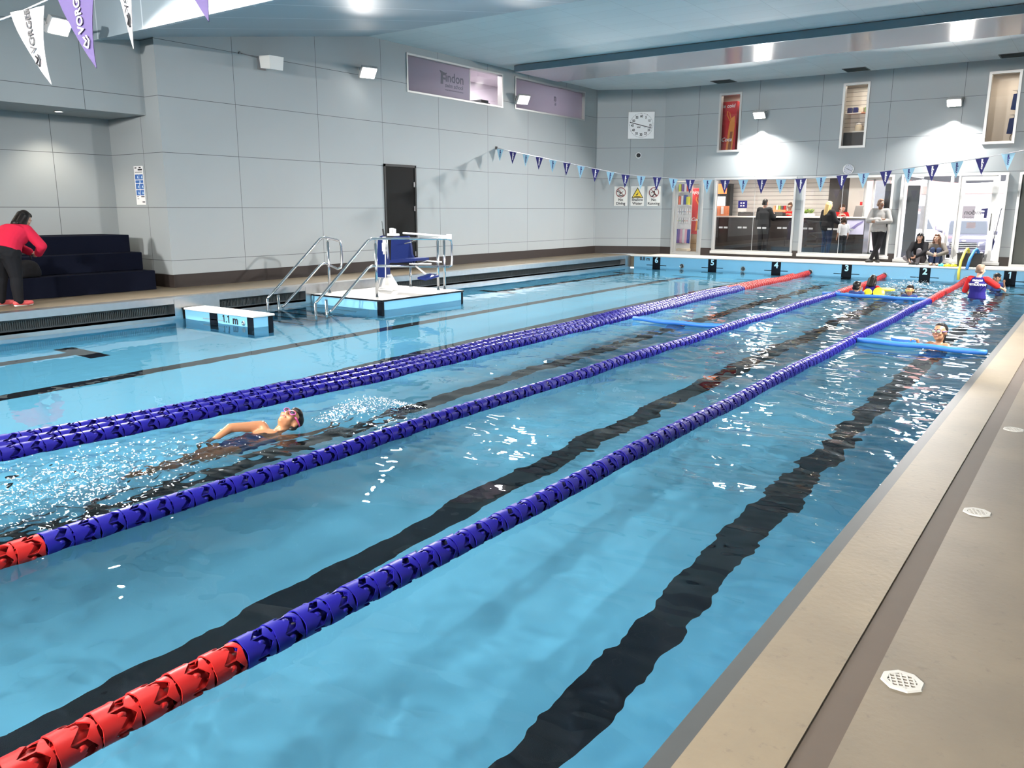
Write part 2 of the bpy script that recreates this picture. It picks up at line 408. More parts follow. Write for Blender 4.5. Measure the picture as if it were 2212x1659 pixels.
def water():
    xs = np.concatenate([np.arange(PX0, -6.62, .03), np.arange(-6.62, -4.9, .015), np.arange(-4.9, PX1-.01, .03), [PX1]])
    ys = np.concatenate([np.arange(PY0, .6, .1), np.arange(.6, 1.2, .025), np.arange(1.2, 5.8, .0135), np.arange(5.8, 10, .025), np.arange(10, 25.0, .04), [25.0]])
    X, Y = np.meshgrid(xs, ys); H = wave_height(X, Y)
    nx, ny = len(xs), len(ys); co = np.stack([X, Y, H], -1).reshape(-1, 3).astype(np.float32)
    idx = np.arange(nx*ny).reshape(ny, nx); q = np.stack([idx[:-1, :-1], idx[:-1, 1:], idx[1:, 1:], idx[1:, :-1]], -1).reshape(-1, 4)
    me = bpy.data.meshes.new('water'); me.vertices.add(len(co)); me.vertices.foreach_set('co', co.ravel())
    me.loops.add(q.size); me.loops.foreach_set('vertex_index', q.ravel().astype(np.int32))
    me.polygons.add(len(q)); me.polygons.foreach_set('loop_start', np.arange(0, q.size, 4, dtype=np.int32))
    me.update(calc_edges=True); me.polygons.foreach_set('use_smooth', np.ones(len(q), bool)); me.validate()
    o = bpy.data.objects.new('pool_water', me); COL.objects.link(o)
    m = bpy.data.materials.new('clear pool water'); m.use_nodes = True; nt = m.node_tree; nt.nodes.clear()
    out = nt.nodes.new('ShaderNodeOutputMaterial'); g = nt.nodes.new('ShaderNodeBsdfGlass'); g.inputs['IOR'].default_value = 1.333; g.inputs['Roughness'].default_value = 0
    g.inputs['Color'].default_value = (.97, 1, 1, 1)
    nt.links.new(g.outputs[0], out.inputs[0]); me.materials.append(m)
    o['kind'] = 'structure'
    return o
WATER = water()
WATER.cycles.is_caustics_caster = True
bpy.data.objects['floor_pool'].cycles.is_caustics_receiver = True
bpy.data.objects['wall_pool'].cycles.is_caustics_receiver = True
# ---------------------------------------------------------------- lane ropes
def float_mesh():
    """one wave-breaking float: a notched outer ring over a slim hub, with ribs and rounded knobs; axis along local Y"""
    b = MB(); n = 40; L = .152
    def tri(t): t = t % 1; return abs(t-.5)*2
    def ring(rad, y0, y1, a0, a1, th, ph):
        outs = []
        for rr, s in ((rad, 1), (rad-th, -1)):
            for yy, amp in ((y0, a0), (y1, a1)):
                outs.append([(rr*math.cos(2*PI*j/n), yy+amp*(tri(5*j/n+ph)-.5), rr*math.sin(2*PI*j/n)) for j in range(n)])
        b.loft([outs[0], outs[1], outs[3], outs[2], outs[0]], cap=False)
    ring(.077, -.074, -.006, .006, .052, .006, 0)
    ring(.073, .046, .073, .034, .006, .006, .0)
    hub = [(.030, -L/2), (.034, -.05), (.058, -.012), (.058, .012), (.034, .05), (.030, L/2)]
    b.loft([[(r*math.cos(2*PI*j/16), y, r*math.sin(2*PI*j/16)) for j in range(16)] for r, y in hub])
    for k in range(5):
        a = 2*PI*(k+.5)/5; c, s = math.cos(a), math.sin(a)
        t = (-s*.003, c*.003)
        b.loft([[(.03*c+q*t[0], y, .03*s+q*t[1]) for y, q in ((-.07, -1), (.07, -1), (.07, 1), (-.07, 1))],
                [(.072*c+q*t[0], y, .072*s+q*t[1]) for y, q in ((-.055, -1), (.06, -1), (.06, 1), (-.055, 1))]])
        a = 2*PI*k/5+.2; c, s = math.cos(a), math.sin(a)
        b.ball((.066*c, .006, .066*s), (.013 if abs(c) > .5 else .016, .022, .016 if abs(c) > .5 else .013), 8, 6)
    return b
def fmesh(m):
    b = float_mesh(); me = bpy.data.meshes.new('float'); me.from_pydata(b.v, [], b.f); me.materials.append(m)
    bm = bmesh.new(); bm.from_mesh(me); bmesh.ops.recalc_face_normals(bm, faces=bm.faces); bm.to_mesh(me); bm.free()
    me.polygons.foreach_set('use_smooth', [True]*len(me.polygons)); me.set_sharp_from_angle(angle=R(35)); return me
FRED, FBLUE = fmesh(M['red']), fmesh(M['blue'])
def lane_rope(path, label, red_near, red_far, y0, y1, group=None):
    """path: (y, x) pairs; floats threaded on a cable, red at both ends"""
    ys = [p[0] for p in path]; xs = [p[1] for p in path]
    fx = lambda y: float(np.interp(y, ys, xs))
    t = thing('lane_rope', label, 'lane rope', (fx(y0), y0, 0), group=group)
    cb = MB(); cb.tube([(fx(y)-fx(y0), y-y0, .02 if y < y1 else .06) for y in np.linspace(y0, y1, 40)]+[(fx(25)-fx(y0), 24.99-y0, .07)], .006, 6)
    cb.build('cable', M['steel'], t, True)
    y = y0; k = 0; rest = []
    while y < y1:
        red = y < red_near or y > red_far
        z = .022+.010*math.sin(y*1.7+fx(y)*3)+(.035*max(0, (y-(y1-1.0))) if y > y1-1 else 0)
        yaw = -math.atan2(fx(y+.2)-fx(y-.2), .4); roll = (k*1.9) % 6.28
        loc = (fx(y)-fx(y0), y-y0, z); e = Euler((0, 0, yaw)).to_matrix().to_4x4() @ Euler((0, roll, 0)).to_matrix().to_4x4()
        if k < 100:
            o = bpy.data.objects.new('float', FRED if red else FBLUE); COL.objects.link(o); o.parent = t; o.location = loc; o.rotation_euler = e.to_euler()
            if k == 0: pass
        else: rest.append((loc, e, red))
        y += .156; k += 1
    b = MB(); src = float_mesh()
    for loc, e, red in rest:
        b.M = Matrix.Translation(loc) @ e; b.m = 1 if red else 0; b.add(src.v, src.f)
    o = b.build('float_run', [M['blue'], M['red']], t, ang=35); o['kind'] = 'stuff'
    o['label'] = 'small far floats of the rope'
    return t
lane_rope([(.4, -2.77), (3, -2.79), (12, -2.84), (25, -2.91)], 'lane rope nearest the concrete deck, with the big red floats in front', 1.95, 19.0, .55, 24.85, 'lane ropes')
lane_rope([(1.4, -4.66), (6, -4.72), (20, -4.85), (25, -4.97)], 'second lane rope from the concrete deck, between the swimmer and the nearer rope', 1.93, 19.6, 1.4, 24.85, 'lane ropes')
tri = [(2.2, -6.93), (6, -6.66), (10, -6.78), (19, -7.16), (25, -7.03)]
def off(d, c=1.0): return [(y, x+d*(1 if y < 20 else (.55 if y < 24.5 else .1))) for y, x in tri]
lane_rope(off(.17), 'lane rope nearest the swimmer of the three blue ropes lying together', 0, 19.3, 2.2, 24.8, 'lane ropes')
lane_rope(off(0.0), 'middle lane rope of the three blue ropes lying together', 0, 19.5, 2.25, 24.8, 'lane ropes')
lane_rope(off(-.17), 'lane rope nearest the steps of the three blue ropes lying together', 0, 19.1, 2.18, 23.6, 'lane ropes')
# ---------------------------------------------------------------- end wall: lane numbers, anchors, depth text
MX = [-1.92, -3.94, -6.0, -8.05, -10.09, -12.04]
M['paleblue'] = mat('pale blue print', (.42, .72, .88), .5)
for i, x in enumerate(MX):
    t = thing('lane_marker', f'black marker with a pale {i+1} on the far blue pool wall', 'marker', (x, YE, 0), group='lane number markers')
    obj('panel', lambda b: b.box(-.14, -.004, -.78, .14, .003, .345).box(-.36, -.0045, .065, .36, .002, .085), M['black'], t)
    if i: text_mesh('number', str(i+1), .24, M['paleblue'], t, (0, -.006, .235), FWD, .001, .008)
    else: obj('number', lambda b: one_glyph(b, 0, .235, .175, -.008, -.005), M['paleblue'], t)
dt = text_mesh('depth_text', '0.8 m', .16, M['ink'], None, (-12.47, YE-.004, .275), FWD, .002, .005); tag(dt, 'black 0.8 m depth lettering in the far left corner of the pool', 'lettering')
for i, x in enumerate([-2.91, -4.97, -7.03, -9.08, -11.13]):
    lab = ['steel anchor cup holding the lane rope nearest the deck', 'steel anchor cup holding the second lane rope from the deck', 'steel anchor cup holding the triple lane ropes',
           'empty steel anchor cup between lane numbers 4 and 5', 'empty steel anchor cup between lane numbers 5 and 6'][i]
    t = thing('rope_anchor', lab, 'anchor', (x, YE, .085), group='rope anchors')
    b = MB(); b.at(rot=(R(90), 0, 0)).lathe([(.075, -.002), (.08, .006), (.062, .010), (.055, .002)], 20, cap=False); b.build('cup_rim', M['steel'], t, True)
    b = MB(); b.at(rot=(R(90), 0, 0)).cyl((0, 0, -.003), .058, .004, 20); b.build('cup', M['rubber'], t)
    b = MB(); b.tube([(0, 0, -.02), (0, -.02, -.015), (0, -.028, 0), (0, -.02, .015), (0, 0, .02)], .005, 6); b.build('hook', M['steel'], t, True)

# ---------------------------------------------------------------- turning block marked 1.1 m
t = thing('turning_block', 'low white topped block marked 1.1 m jutting into the pool', 'block', (-12.95, 8.2, 0))
obj('body', lambda b: b.box(0, .015, -1.1, 1.90, .40, .165), M['poolend'], t)
obj('top_slab', lambda b: b.box(0, -.01, .165, 1.93, .42, .2, .008), M['white'], t)
for x0, x1, y in ((.72, .94, .012), (1.74, 1.9, .012)): obj('black_stripe', lambda b: b.box(x0, y-.002, -.75, x1, y+.003, .164), M['black'], t)
obj('black_stripe', lambda b: b.box(1.897, .30, -.75, 1.903, .40, .164), M['black'], t)
obj('waterline_mark', lambda b: b.box(.52, .010, .045, 1.12, .0145, .062), M['edge'], t)
obj('depth_number', lambda b: (one_glyph(b, 1.115, .092, .125, .009, .0125), b.box(1.165, .009, .030, 1.188, .0125, .052), one_glyph(b, 1.245, .092, .125, .009, .0125)), M['ink'], t)
text_mesh('depth_unit', 'm', .19, M['ink'], t, (1.425, .010, .082), FWD, .002, .005)
b = MB(); b.at((1.64, .012, .055), (R(90), 0, 0)).lathe([(.0, .012), (.016, .012), (.018, .02), (.038, .016), (.042, 0)], 18, cap=False); b.build('inlet_fitting', M['steel'], t, True)

# ---------------------------------------------------------------- platform with submerged steps
t = thing('pool_platform', 'white platform with blue sides and black edge line beside the steel deck', 'platform', (-13.0, 11.1, 0))
obj('deck_slab', lambda b: b.box(.0, .0, .165, 2.0, 2.45, .2), M['white'], t)
obj('body', lambda b: b.box(.0, .012, -1.1, 1.985, 2.44, .165), M['poolend'], t)
obj('edge_strip', lambda b: b.box(-.0, -.006, .168, 2.006, .0, .197).box(2.0, -.006, .168, 2.006, 2.45, .197), M['black'], t)
for y0, y1 in ((.0, .06), (2.38, 2.44)): obj('corner_bar', lambda b: b.box(1.984, y0, -.75, 1.992, y1, .168), M['black'], t)
obj('corner_bar', lambda b: b.box(1.86, .006, -.75, 1.985, .0125, .168), M['black'], t)
for k in range(5):
    s = obj('step', lambda b: b.box(.05, -.32*(k+1), -1.1, 1.62, -.32*k+.01, -.06-.18*k), M['pool'], t)
    obj('nosing', lambda b: b.box(.05, -.32*(k+1)-.004, -.10-.18*k, 1.62, -.32*(k+1)+.03, -.057-.18*k), M['black'], s)

# ---------------------------------------------------------------- stainless handrails
def handrail(x, label, yend, tops, ylow):
    t = thing('handrail', label, 'handrail', (x, 11.4, .2), group='step handrails')
    y = lambda v: v-11.4; z = lambda v: v-.2
    r = .025
    obj('top_rail', lambda b: b.tube([(0, y(9.86), z(.22)), (0, y(9.90), z(.25)), (0, y(11.22), z(1.30)), (0, y(11.34), z(1.335)), (0, y(yend-.12), z(tops)), (0, y(yend-.03), z(tops-.03)), (0, y(yend), z(tops-.13)),
                                        (0, y(yend), z(.80)), (0, y(yend-.03), z(.70)), (0, y(yend-.12), z(.68))], r, 10), M['chrome'], t, True)
    obj('mid_rail', lambda b: b.tube([(0, y(10.2), z(.02)), (0, y(10.24), z(.05)), (0, y(11.20), z(.78)), (0, y(11.32), z(.815)), (0, y(yend-.12), z(.68))], r, 10), M['chrome'], t, True)
    obj('low_post', lambda b: b.tube([(0, y(9.86), z(.22)), (0, y(9.86), z(-.70))], r, 10), M['chrome'], t, True)
    obj('low_post', lambda b: b.tube([(.02, y(10.10), z(.27)), (.02, y(10.10), z(-.60))], .027, 12), M['chrome'], t, True)
    ps = [11.42]+([13.25, 13.46] if yend > 12.5 else [])
    for p in ps:
        o = obj('post', lambda b: b.tube([(0, y(p), 0), (0, y(p), 1.04)], .028, 12).tube([(0, y(p), 1.04), (0, y(p), 1.12)], .012, 8), M['chrome'], t, True)
        obj('base_flange', lambda b: b.cyl((0, y(p), 0), .045, .01, 20), M['chrome'], o)
    return t
handrail(-11.45, 'long stainless handrail along the water edge of the white platform', 13.72, 1.27, 9.86)
handrail(-12.80, 'short stainless handrail beside the steps, on the side of the black wall band', 11.78, 1.27, 9.9)
t = tag(obj('barrier_post', lambda b: b.tube([(0, 0, 0), (0, 0, .46)], .024, 12).cyl((0, 0, 0), .045, .012, 20), M['chrome'], None, True, loc=(-12.4, 13.42, .2)), 'short single steel post at the back of the white platform', 'post')

# ---------------------------------------------------------------- pool lift
M['liftblue'] = mat('dark blue vinyl', (.007, .018, .11), .5, spec=.2)
M['offwhite'] = mat('off white enamel', (.72, .72, .70), .35)
M['skyfoam'] = mat('blue foam', (.014, .115, .42), .55, bump=.1, bscale=120)
t = thing('pool_lift', 'blue seated pool lift standing on the white platform', 'pool lift', (-12.35, 12.62, .2))
obj('base', lambda b: b.box(-.22, -.14, .0, .30, .20, .04, .01).loft([[(-.1, -.08, .04), (.26, -.08, .04), (.26, .12, .04), (-.1, .12, .04)], [(-.06, -.05, .22), (.05, -.05, .34), (.05, .09, .34), (-.06, .09, .22)]]), M['offwhite'], t)
obj('column', lambda b: b.tube([(.0, .0, .2), (.02, .0, .72), (.02, 0, 1.05)], .035, 12).tube([(-.12, -.02, .04), (-.03, .0, .3)], .018, 8).tube([(-.16, -.1, .04), (-.12, -.05, .28)], .014, 8), M['offwhite'], t, True)
obj('mast_cover', lambda b: b.loft([[(-.20, -.10, .27), (.06, -.10, .27), (.06, .06, .27), (-.20, .06, .27)], [(-.17, -.09, .75), (.05, -.09, .75), (.05, .05, .75), (-.17, .05, .75)], [(-.14, -.08, 1.08), (.01, -.08, 1.10), (.01, .04, 1.10), (-.14, .04, 1.08)], [(-.10, -.05, 1.13), (-.03, -.05, 1.15), (-.03, .02, 1.15), (-.10, .02, 1.13)]]), M['liftblue'], t, ang=40)
obj('actuator', lambda b: b.tube([(.10, -.14, .12), (.10, -.12, .78)], .012, 8).tube([(.08, -.12, .76), (.06, -.1, 1.12)], .035, 10).box(.03, -.15, .82, .12, -.08, 1.0, .01), M['offwhite'], t, True)
obj('control_box', lambda b: b.box(.10, -.06, 1.14, .34, .08, 1.19, .01).box(.14, -.03, 1.16, .22, .05, 1.30, .012).box(.225, -.02, 1.18, .27, .05, 1.285, .01), M['offwhite'], t)
obj('hand_lever', lambda b: b.tube([(-.02, -.02, 1.13), (-.05, -.02, 1.28)], .018, 8).tube([(-.05, -.02, 1.28), (-.07, -.02, 1.44)], .006, 6), M['ink'], t)
obj('backrest', lambda b: b.loft([[(.16, y, .60), (.26, y, .58), (.80, y, .60), (.84, y, .66), (.76, y, .78), (.72, y, 1.10), (.66, y, 1.15), (.24, y, 1.12), (.19, y, 1.04)] for y in (-.03, .02)]), M['liftblue'], t, ang=40)
obj('seat', lambda b: b.loft([[(.40, y0, .60), (1.12, y0+.05, .67), (1.12, y0+.05, .72), (.84, y0, .715), (.40, y0, .66)] for y0 in (-.32, .05)]), M['liftblue'], t, ang=40)
o = obj('armrest', lambda b: b.tube([(.74, -.20, 1.0), (.98, -.22, 1.045)], .013, 8), M['chrome'], t, True)
obj('grip', lambda b: b.tube([(.96, -.22, 1.04), (1.10, -.23, 1.07)], .021, 10), M['rubber'], o, True)
obj('lift_arm', lambda b: b.tube([(.42, .1, 1.20), (1.62, .14, 1.15)], .022, 10).box(1.58, .11, 1.10, 1.68, .17, 1.20, .01), M['offwhite'], t, True)
obj('seat_frame', lambda b: b.tube([(.9, .02, .60), (1.12, .03, .66), (1.50, .05, .645)], .014, 8).tube([(.9, -.25, .60), (1.46, -.22, .62)], .014, 8), M['offwhite'], t, True)
o = obj('footrest_arm', lambda b: b.tube([(.82, -.08, .60), (1.20, -.10, .40)], .018, 8), M['offwhite'], t, True)
obj('footrest', lambda b: b.loft([[(1.10, -.24, .30), (1.34, -.26, .285), (1.55, -.10, .36), (1.24, -.02, .37)], [(1.10, -.24, .34), (1.34, -.26, .325), (1.55, -.10, .40), (1.24, -.02, .41)]]), M['liftblue'], t)

# ---------------------------------------------------------------- tiered bench
M['carpet'] = mat('dark navy carpet', (.006, .0075, .016), .95, spec=.05, bump=.2, bscale=200)
t = thing('tiered_bench', 'dark navy carpeted three tier bench in the recess', 'bench', (-16.42, 2.0, ZD))
for k, (x1, z) in enumerate(((1.80, .36), (1.40, .69), (1.0, 1.01))):
    obj('tier', lambda b: b.box(0, 0, 0 if k == 0 else z-.33, x1, 6.72, z, .012), M['carpet'], t)

# ---------------------------------------------------------------- safety poster on the return wall
M['posterblue'] = mat('poster blue', (.03, .12, .38), .5)
M['icon'] = mat('pale icon', (.55, .72, .85), .5)
t = thing('safety_poster', 'narrow white poster with blue panels on the recess side wall', 'poster', (-15.52, 9.097, 2.33))
obj('sheet', lambda b: b.box(-.16, -.004, -.37, .16, .0, .37), M['whiteprint'], t)
pp = [(-.135, .115, .0, .21), (.01, .115, .135, .21), (-.135, .05, .135, .10), (-.135, -.07, -.008, .035), (.01, -.07, .135, .035), (-.135, -.19, -.008, -.085), (.01, -.19, .135, -.085)]
obj('picture_panels', lambda b: [b.box(a, -.006, c, d, -.004, e) for a, c, d, e in pp], M['posterblue'], t)
def icons(b):
    for a, c, d, e in pp:
        cx, cz = (a+d)/2+.02, (c+e)/2-.005
        b.prism([(cx-.02, cz-.03), (cx+.005, cz-.005), (cx+.02, cz-.032), (cx+.03, cz-.02), (cx+.015, cz+.02), (cx, cz+.028), (cx-.012, cz)], -.0075, -.006)
obj('icons', icons, M['icon'], t)
for x0, z0, x1, z1 in ((-.02, .285, .13, .315), (.02, .33, .09, .35), (-.13, .325, -.06, .345), (-.13, .255, .13, .262), (-.13, .24, .13, .246), (.02, -.225, .135, -.205), (-.12, -.22, -.07, -.205), (.05, -.325, .14, -.305), (-.12, -.26, -.06, -.25)):
    obj('text_block', lambda b: b.box(x0, -.006, z0, x1, -.004, z1), M['ink'], t)

# ---------------------------------------------------------------- things on the angled corner wall
P0 = Vector((XL, 25.4, 0)); TT = Vector((2.05, 1.0, 0)).normalized(); AW = math.atan2(TT.y, TT.x); NN = Vector((TT.y, -TT.x, 0))
def on_corner(s, z, d=.004): q = P0+TT*s+NN*d; return (q.x, q.y, z)
M['clockwhite'] = mat('clock face white', (.80, .82, .83), .25)
t = thing('pace_clock', 'square white pace clock with one long black hand on the corner wall', 'clock', on_corner(1.49, 4.68), AW)
obj('case', lambda b: b.box(-.44, -.05, -.44, .44, 0, .44, .01), M['clockwhite'], t)
def ticks(b):
    for k in range(60):
        a = 2*PI*k/60; r0 = .385 if k % 5 else .375
        b.at((math.sin(a)*.39, -.052, math.cos(a)*.39), (0, a, 0)).box(-.005 if k % 5 else -.008, -.002, -.012, .005 if k % 5 else .008, .002, .012)
obj('minute_marks', ticks, M['ink'], t)
for k in range(12):
    a = 2*PI*k/12; text_mesh('numeral', str(60 if k == 0 else 5*k), .115, M['ink'], t, (math.sin(a)*.30, -.052, math.cos(a)*.30-.005), FWD, .001, .004, sx=.8)
obj('hand', lambda b: b.at(rot=(0, R(15), 0)).box(-.40, -.062, -.012, .36, -.056, .012).cyl((0, 0, 0), .001, .001, 6), M['ink'], t)
text_mesh('logo_text', 'vor', .09, M['ink'], t, (-.08, -.052, -.055), FWD, .001, .004)
text_mesh('small_text', 'gee', .05, mat('grey print', (.35, .4, .42), .6), t, (.12, -.052, -.07), FWD, .001, 0)
t = thing('wall_speaker', 'small round black speaker below the square pace clock', 'speaker', on_corner(1.43, 3.70), AW)
b = MB(); b.at(rot=(R(90), 0, 0)).lathe([(.10, 0), (.10, .02), (.075, .025), (.07, .015)], 24, cap=False); b.build('ring', M['clockwhite'], t, True)
b = MB(); b.at(rot=(R(90), 0, 0)).lathe([(.072, .0), (.07, .018), (.03, .03), (0.001, .032)], 20); b.build('cone', M['ink'], t, True)
M['signwhite'] = mat('sign white', (.66, .66, .63), .55); M['signred'] = mat('sign red', (.18, .022, .02), .5); M['signyellow'] = mat('sign yellow', (.75, .52, .03), .5)
def ring(b, r0, r1, y0, y1, z, n=32):
    b.loft([[(r*math.cos(2*PI*j/n), y, z+r*math.sin(2*PI*j/n)) for j in range(n)] for r, y in ((r0, y0), (r1, y0), (r1, y1), (r0, y1), (r0, y0))], cap=False)
for s, l1, l2, lab in ((.87, 'No', 'Diving', 'No Diving sign, the one nearest the door, with a red ring'), (1.44, 'Shallow', 'Water', 'Shallow Water sign with a yellow triangle'), (2.0, 'No', 'Running', 'No Running sign with a red ring round a runner')):
    if l2 == 'Diving': lab = 'No Diving sign with a red ring round a diver'
    t = thing('warning_sign', lab, 'sign', on_corner(s, 2.34), AW, 'pool warning signs')
    obj('plate', lambda b: b.box(-.23, -.006, -.33, .23, 0, .33, .004), M['signwhite'], t)
    if l2 == 'Water':
        obj('triangle_border', lambda b: b.prism([(-.20, -.06), (.20, -.06), (0, .30)], -.009, -.006), M['ink'], t)
        obj('triangle', lambda b: b.prism([(-.165, -.04), (.165, -.04), (0, .255)], -.011, -.008), M['signyellow'], t)
        obj('pictogram', lambda b: b.prism([(-.11, -.03), (.11, -.03), (.11, -.005), (.03, .0), (-.11, -.005)], -.013, -.010).prism([(-.05, .02), (.0, .03), (.03, .1), (.015, .14), (-.0, .09), (-.05, .05)], -.013, -.010), M['ink'], t)
    else:
        obj('pictogram', (lambda b: b.prism([(-.10, .15), (.02, .13), (.10, .19), (.03, .10), (-.02, .06), (-.09, .04), (-.02, .1)], -.010, -.006).prism([(-.10, .0), (.10, .0), (.10, .02), (0, .03), (-.1, .02)], -.010, -.006).box(-.13, -.010, .14, -.09, -.006, .18)) if l2 == 'Diving' else
            (lambda b: b.prism([(-.02, .18), (.03, .19), (.04, .09), (.09, .04), (.12, .0), (.08, -.01), (.02, .05), (-.03, -.02), (-.10, -.03), (-.1, .0), (-.05, .02), (0, .08), (-.04, .14), (-.09, .1), (-.1, .12)], -.010, -.006).box(.02, -.010, .2, .06, -.006, .245)), M['ink'], t)
        obj('ring', lambda b: ring(b, .145, .17, -.012, -.006, .125), M['signred'], t)
        obj('slash', lambda b: b.at((0, 0, .125), (0, R(45), 0)).box(-.15, -.0125, -.011, .15, -.0105, .011), M['signred'], t)
    text_mesh('line', l1, .125, M['ink'], t, (0, -.008, -.125), FWD, .001, .003)
    text_mesh('line', l2, .125, M['ink'], t, (0, -.008, -.25), FWD, .001, .003)
t = thing('wall_clock', 'small round silver rimmed clock above the glass panes on the far wall', 'clock', (-6.53, YW-.004, 3.08))
b = MB(); b.at(rot=(R(90), 0, 0)).lathe([(.155, 0), (.16, .03), (.15, .045), (.135, .035)], 32, cap=False); b.build('rim', M['steel'], t, True)
b = MB(); b.at(rot=(R(90), 0, 0)).cyl((0, 0, .0), .14, .03, 32); b.build('face', mat('grey clock face', (.50, .52, .58), .4), t)
obj('hour_hand', lambda b: b.at(rot=(0, R(-60), 0)).box(-.006, -.034, -.02, .006, -.031, .075), M['ink'], t)
obj('minute_hand', lambda b: b.at(rot=(0, R(115), 0)).box(-.005, -.037, -.02, .005, -.034, .11), M['ink'], t)
def hmarks(b):
    for k in range(12): a = 2*PI*k/12; b.at((math.sin(a)*.115, -.031, math.cos(a)*.115), (0, a, 0)).box(-.004, -.001, -.01, .004, .001, .01)
obj('hour_marks', hmarks, M['ink'], t)

# ---------------------------------------------------------------- speaker box high on the left wall, ceiling vents, downlight
t = thing('speaker_box', 'small white boxed speaker on a bracket high on the left wall', 'speaker', (XL, 11.48, 4.82))
obj('cabinet', lambda b: b.loft([[(.20, -.17, -.12), (.48, -.15, -.16), (.50, .15, -.16), (.24, .17, -.12)], [(.18, -.18, .12), (.50, -.17, .10), (.52, .17, .10), (.22, .18, .12)]]), M['offwhite'], t)
obj('bracket', lambda b: b.box(0, -.09, -.12, .03, .09, .12).tube([(.02, 0, 0), (.22, 0, 0)], .02, 8).tube([(.0, .0, .1), (.02, -.5, .14)], .006, 6).ball((.02, -.52, .14), .022, 8, 6), M['alu_dark'], t)
M['vent'] = mat('grey vent', (.10, .11, .11), .6)
for x, lab in ((-10.42, 'dark ceiling vent above the red lit narrow high window'), (-6.45, 'dark ceiling vent above the shelf view high window'), (-2.55, 'dark ceiling vent above the high window with blue bags')):
    t = thing('ceiling_vent', lab, 'vent', (x, 25.95, ZC), group='ceiling vents')
    obj('frame', lambda b: [b.box(*q) for q in ((-.32, -.32, -.012, .32, -.28, 0), (-.32, .28, -.012, .32, .32, 0), (-.32, -.28, -.012, -.28, .28, 0), (.28, -.28, -.012, .32, .28, 0))], M['vent'], t)
    obj('louvres', lambda b: [b.at((0, -.25+k*.07, -.01), (R(35), 0, 0)).box(-.28, -.03, -.002, .28, .03, .002) for k in range(8)] and b.at().box(-.28, -.28, -.002, .28, .28, -.001), M['vent'], t)
t = thing('downlight', 'small lit round downlight in the recess soffit', 'lamp', (-15.8, 7.82, 3.62))
obj('trim_ring', lambda b: b.lathe([(.085, 0), (.085, -.012), (.062, -.012), (.06, 0)], 24, cap=False), M['offwhite'], t, True)
obj('lens', lambda b: b.cyl((0, 0, -.008), .06, .006, 24), M['lamp'], t)
t2 = bpy.data.lights.new('downlight_lamp', 'SPOT'); t2.energy = 150; t2.spot_size = R(120); t2.spot_blend = .8; t2.color = (1, .88, .72); t2.shadow_soft_size = .06
for yy in (7.82, 5.4, 3.0):
    o = bpy.data.objects.new('downlight_lamp', t2); COL.objects.link(o); o.location = (-15.8, yy, 3.58)
    if yy < 7.5:
        c = copy_tree(t); c.location.y = yy; c['label'] = 'lit round downlight in the recess soffit, nearer the camera than the bench end'; c['group'] = 'recess downlights'

# ---------------------------------------------------------------- deck drains
t0 = None
M['drainwhite'] = mat('drain plastic', (.36, .35, .32), .5)
for i, (y, lab) in enumerate(((3.29, 'white round deck drain nearest the camera'), (5.58, 'white round deck drain, the middle of three'), (7.99, 'white round deck drain, the farthest of three'))):
    if t0 is None:
        t0 = thing('deck_drain', lab, 'drain', (-.44, y, .06), group='deck drains')
        b = MB(); b.loft([[(r*math.cos(2*PI*(j+.5)/8), r*math.sin(2*PI*(j+.5)/8), z) for j in range(8)] for r, z in ((.058, .001), (.058, .006), (.078, .006), (.083, 0))], cap=False); b.build('rim', M['drainwhite'], t0)
        def grid(b):
            for k in range(-2, 3):
                q = math.sqrt(.058**2-(k*.022)**2)
                b.box(k*.022-.003, -q, .001, k*.022+.003, q, .005).box(-q, k*.022-.003, .001, q, k*.022+.003, .0045)
        b = MB(); b.at(rot=(0, 0, R(20))); grid(b); b.build('grate', M['drainwhite'], t0)
        obj('sump', lambda b: b.cyl((0, 0, .0002), .058, .0006, 24), mat('drain sump', (.12, .10, .08), .7), t0)
    else:
        c = copy_tree(t0); c.location = (-.44, y, .06); c['label'] = lab

# ---------------------------------------------------------------- tub of noodles, toys, floating noodles
t = thing('storage_tub', 'black plastic tub at the far pool end behind the standing noodles', 'tub', (-2.96, 25.62, ZD))
def tub(b):
    def rr(w, d, z): return [(-w, -d, z), (w, -d, z), (w, d, z), (-w, d, z)]
    b.loft([rr(.26, .19, 0), rr(.30, .22, .36), rr(.285, .205, .36), rr(.25, .18, .02)], cap=True)
obj('body', tub, M['rubber'], t)
obj('rim', lambda b: b.tube([(-.30, -.22, .36), (.30, -.22, .36), (.30, .22, .36), (-.30, .22, .36), (-.30, -.22, .36)], .012, 8), M['rubber'], t, True)
M['noodleyellow'] = mat('yellow foam', (.72, .62, .08), .6, bump=.15, bscale=150); M['noodleblue'] = mat('blue foam noodle', (.05, .25, .62), .6, bump=.15, bscale=150)
def noodle(name, pts, r, m, label, group):
    return tag(obj(name, lambda b: b.tube(pts, r, 16), m, None, True), label, 'pool noodle', group)
noodle('pool_noodle', [(-3.10, 24.93, .06), (-3.11, 24.93, .25), (-3.10, 25.06, .55), (-3.06, 25.30, .80), (-3.03, 25.44, .875), (-3.0, 25.50, .84), (-2.99, 25.53, .6), (-2.99, 25.54, .42)], .034, M['noodleyellow'], 'yellow pool noodle hooked over the tub and hanging to the water', 'noodles at the tub')
noodle('pool_noodle', [(-2.93, 24.95, .36), (-2.90, 25.12, .62), (-2.84, 25.30, .82), (-2.80, 25.42, .86), (-2.77, 25.50, .80), (-2.76, 25.54, .6), (-2.76, 25.55, .42)], .038, M['noodleblue'], 'blue pool noodle bent over the rim of the black tub', 'noodles at the tub')
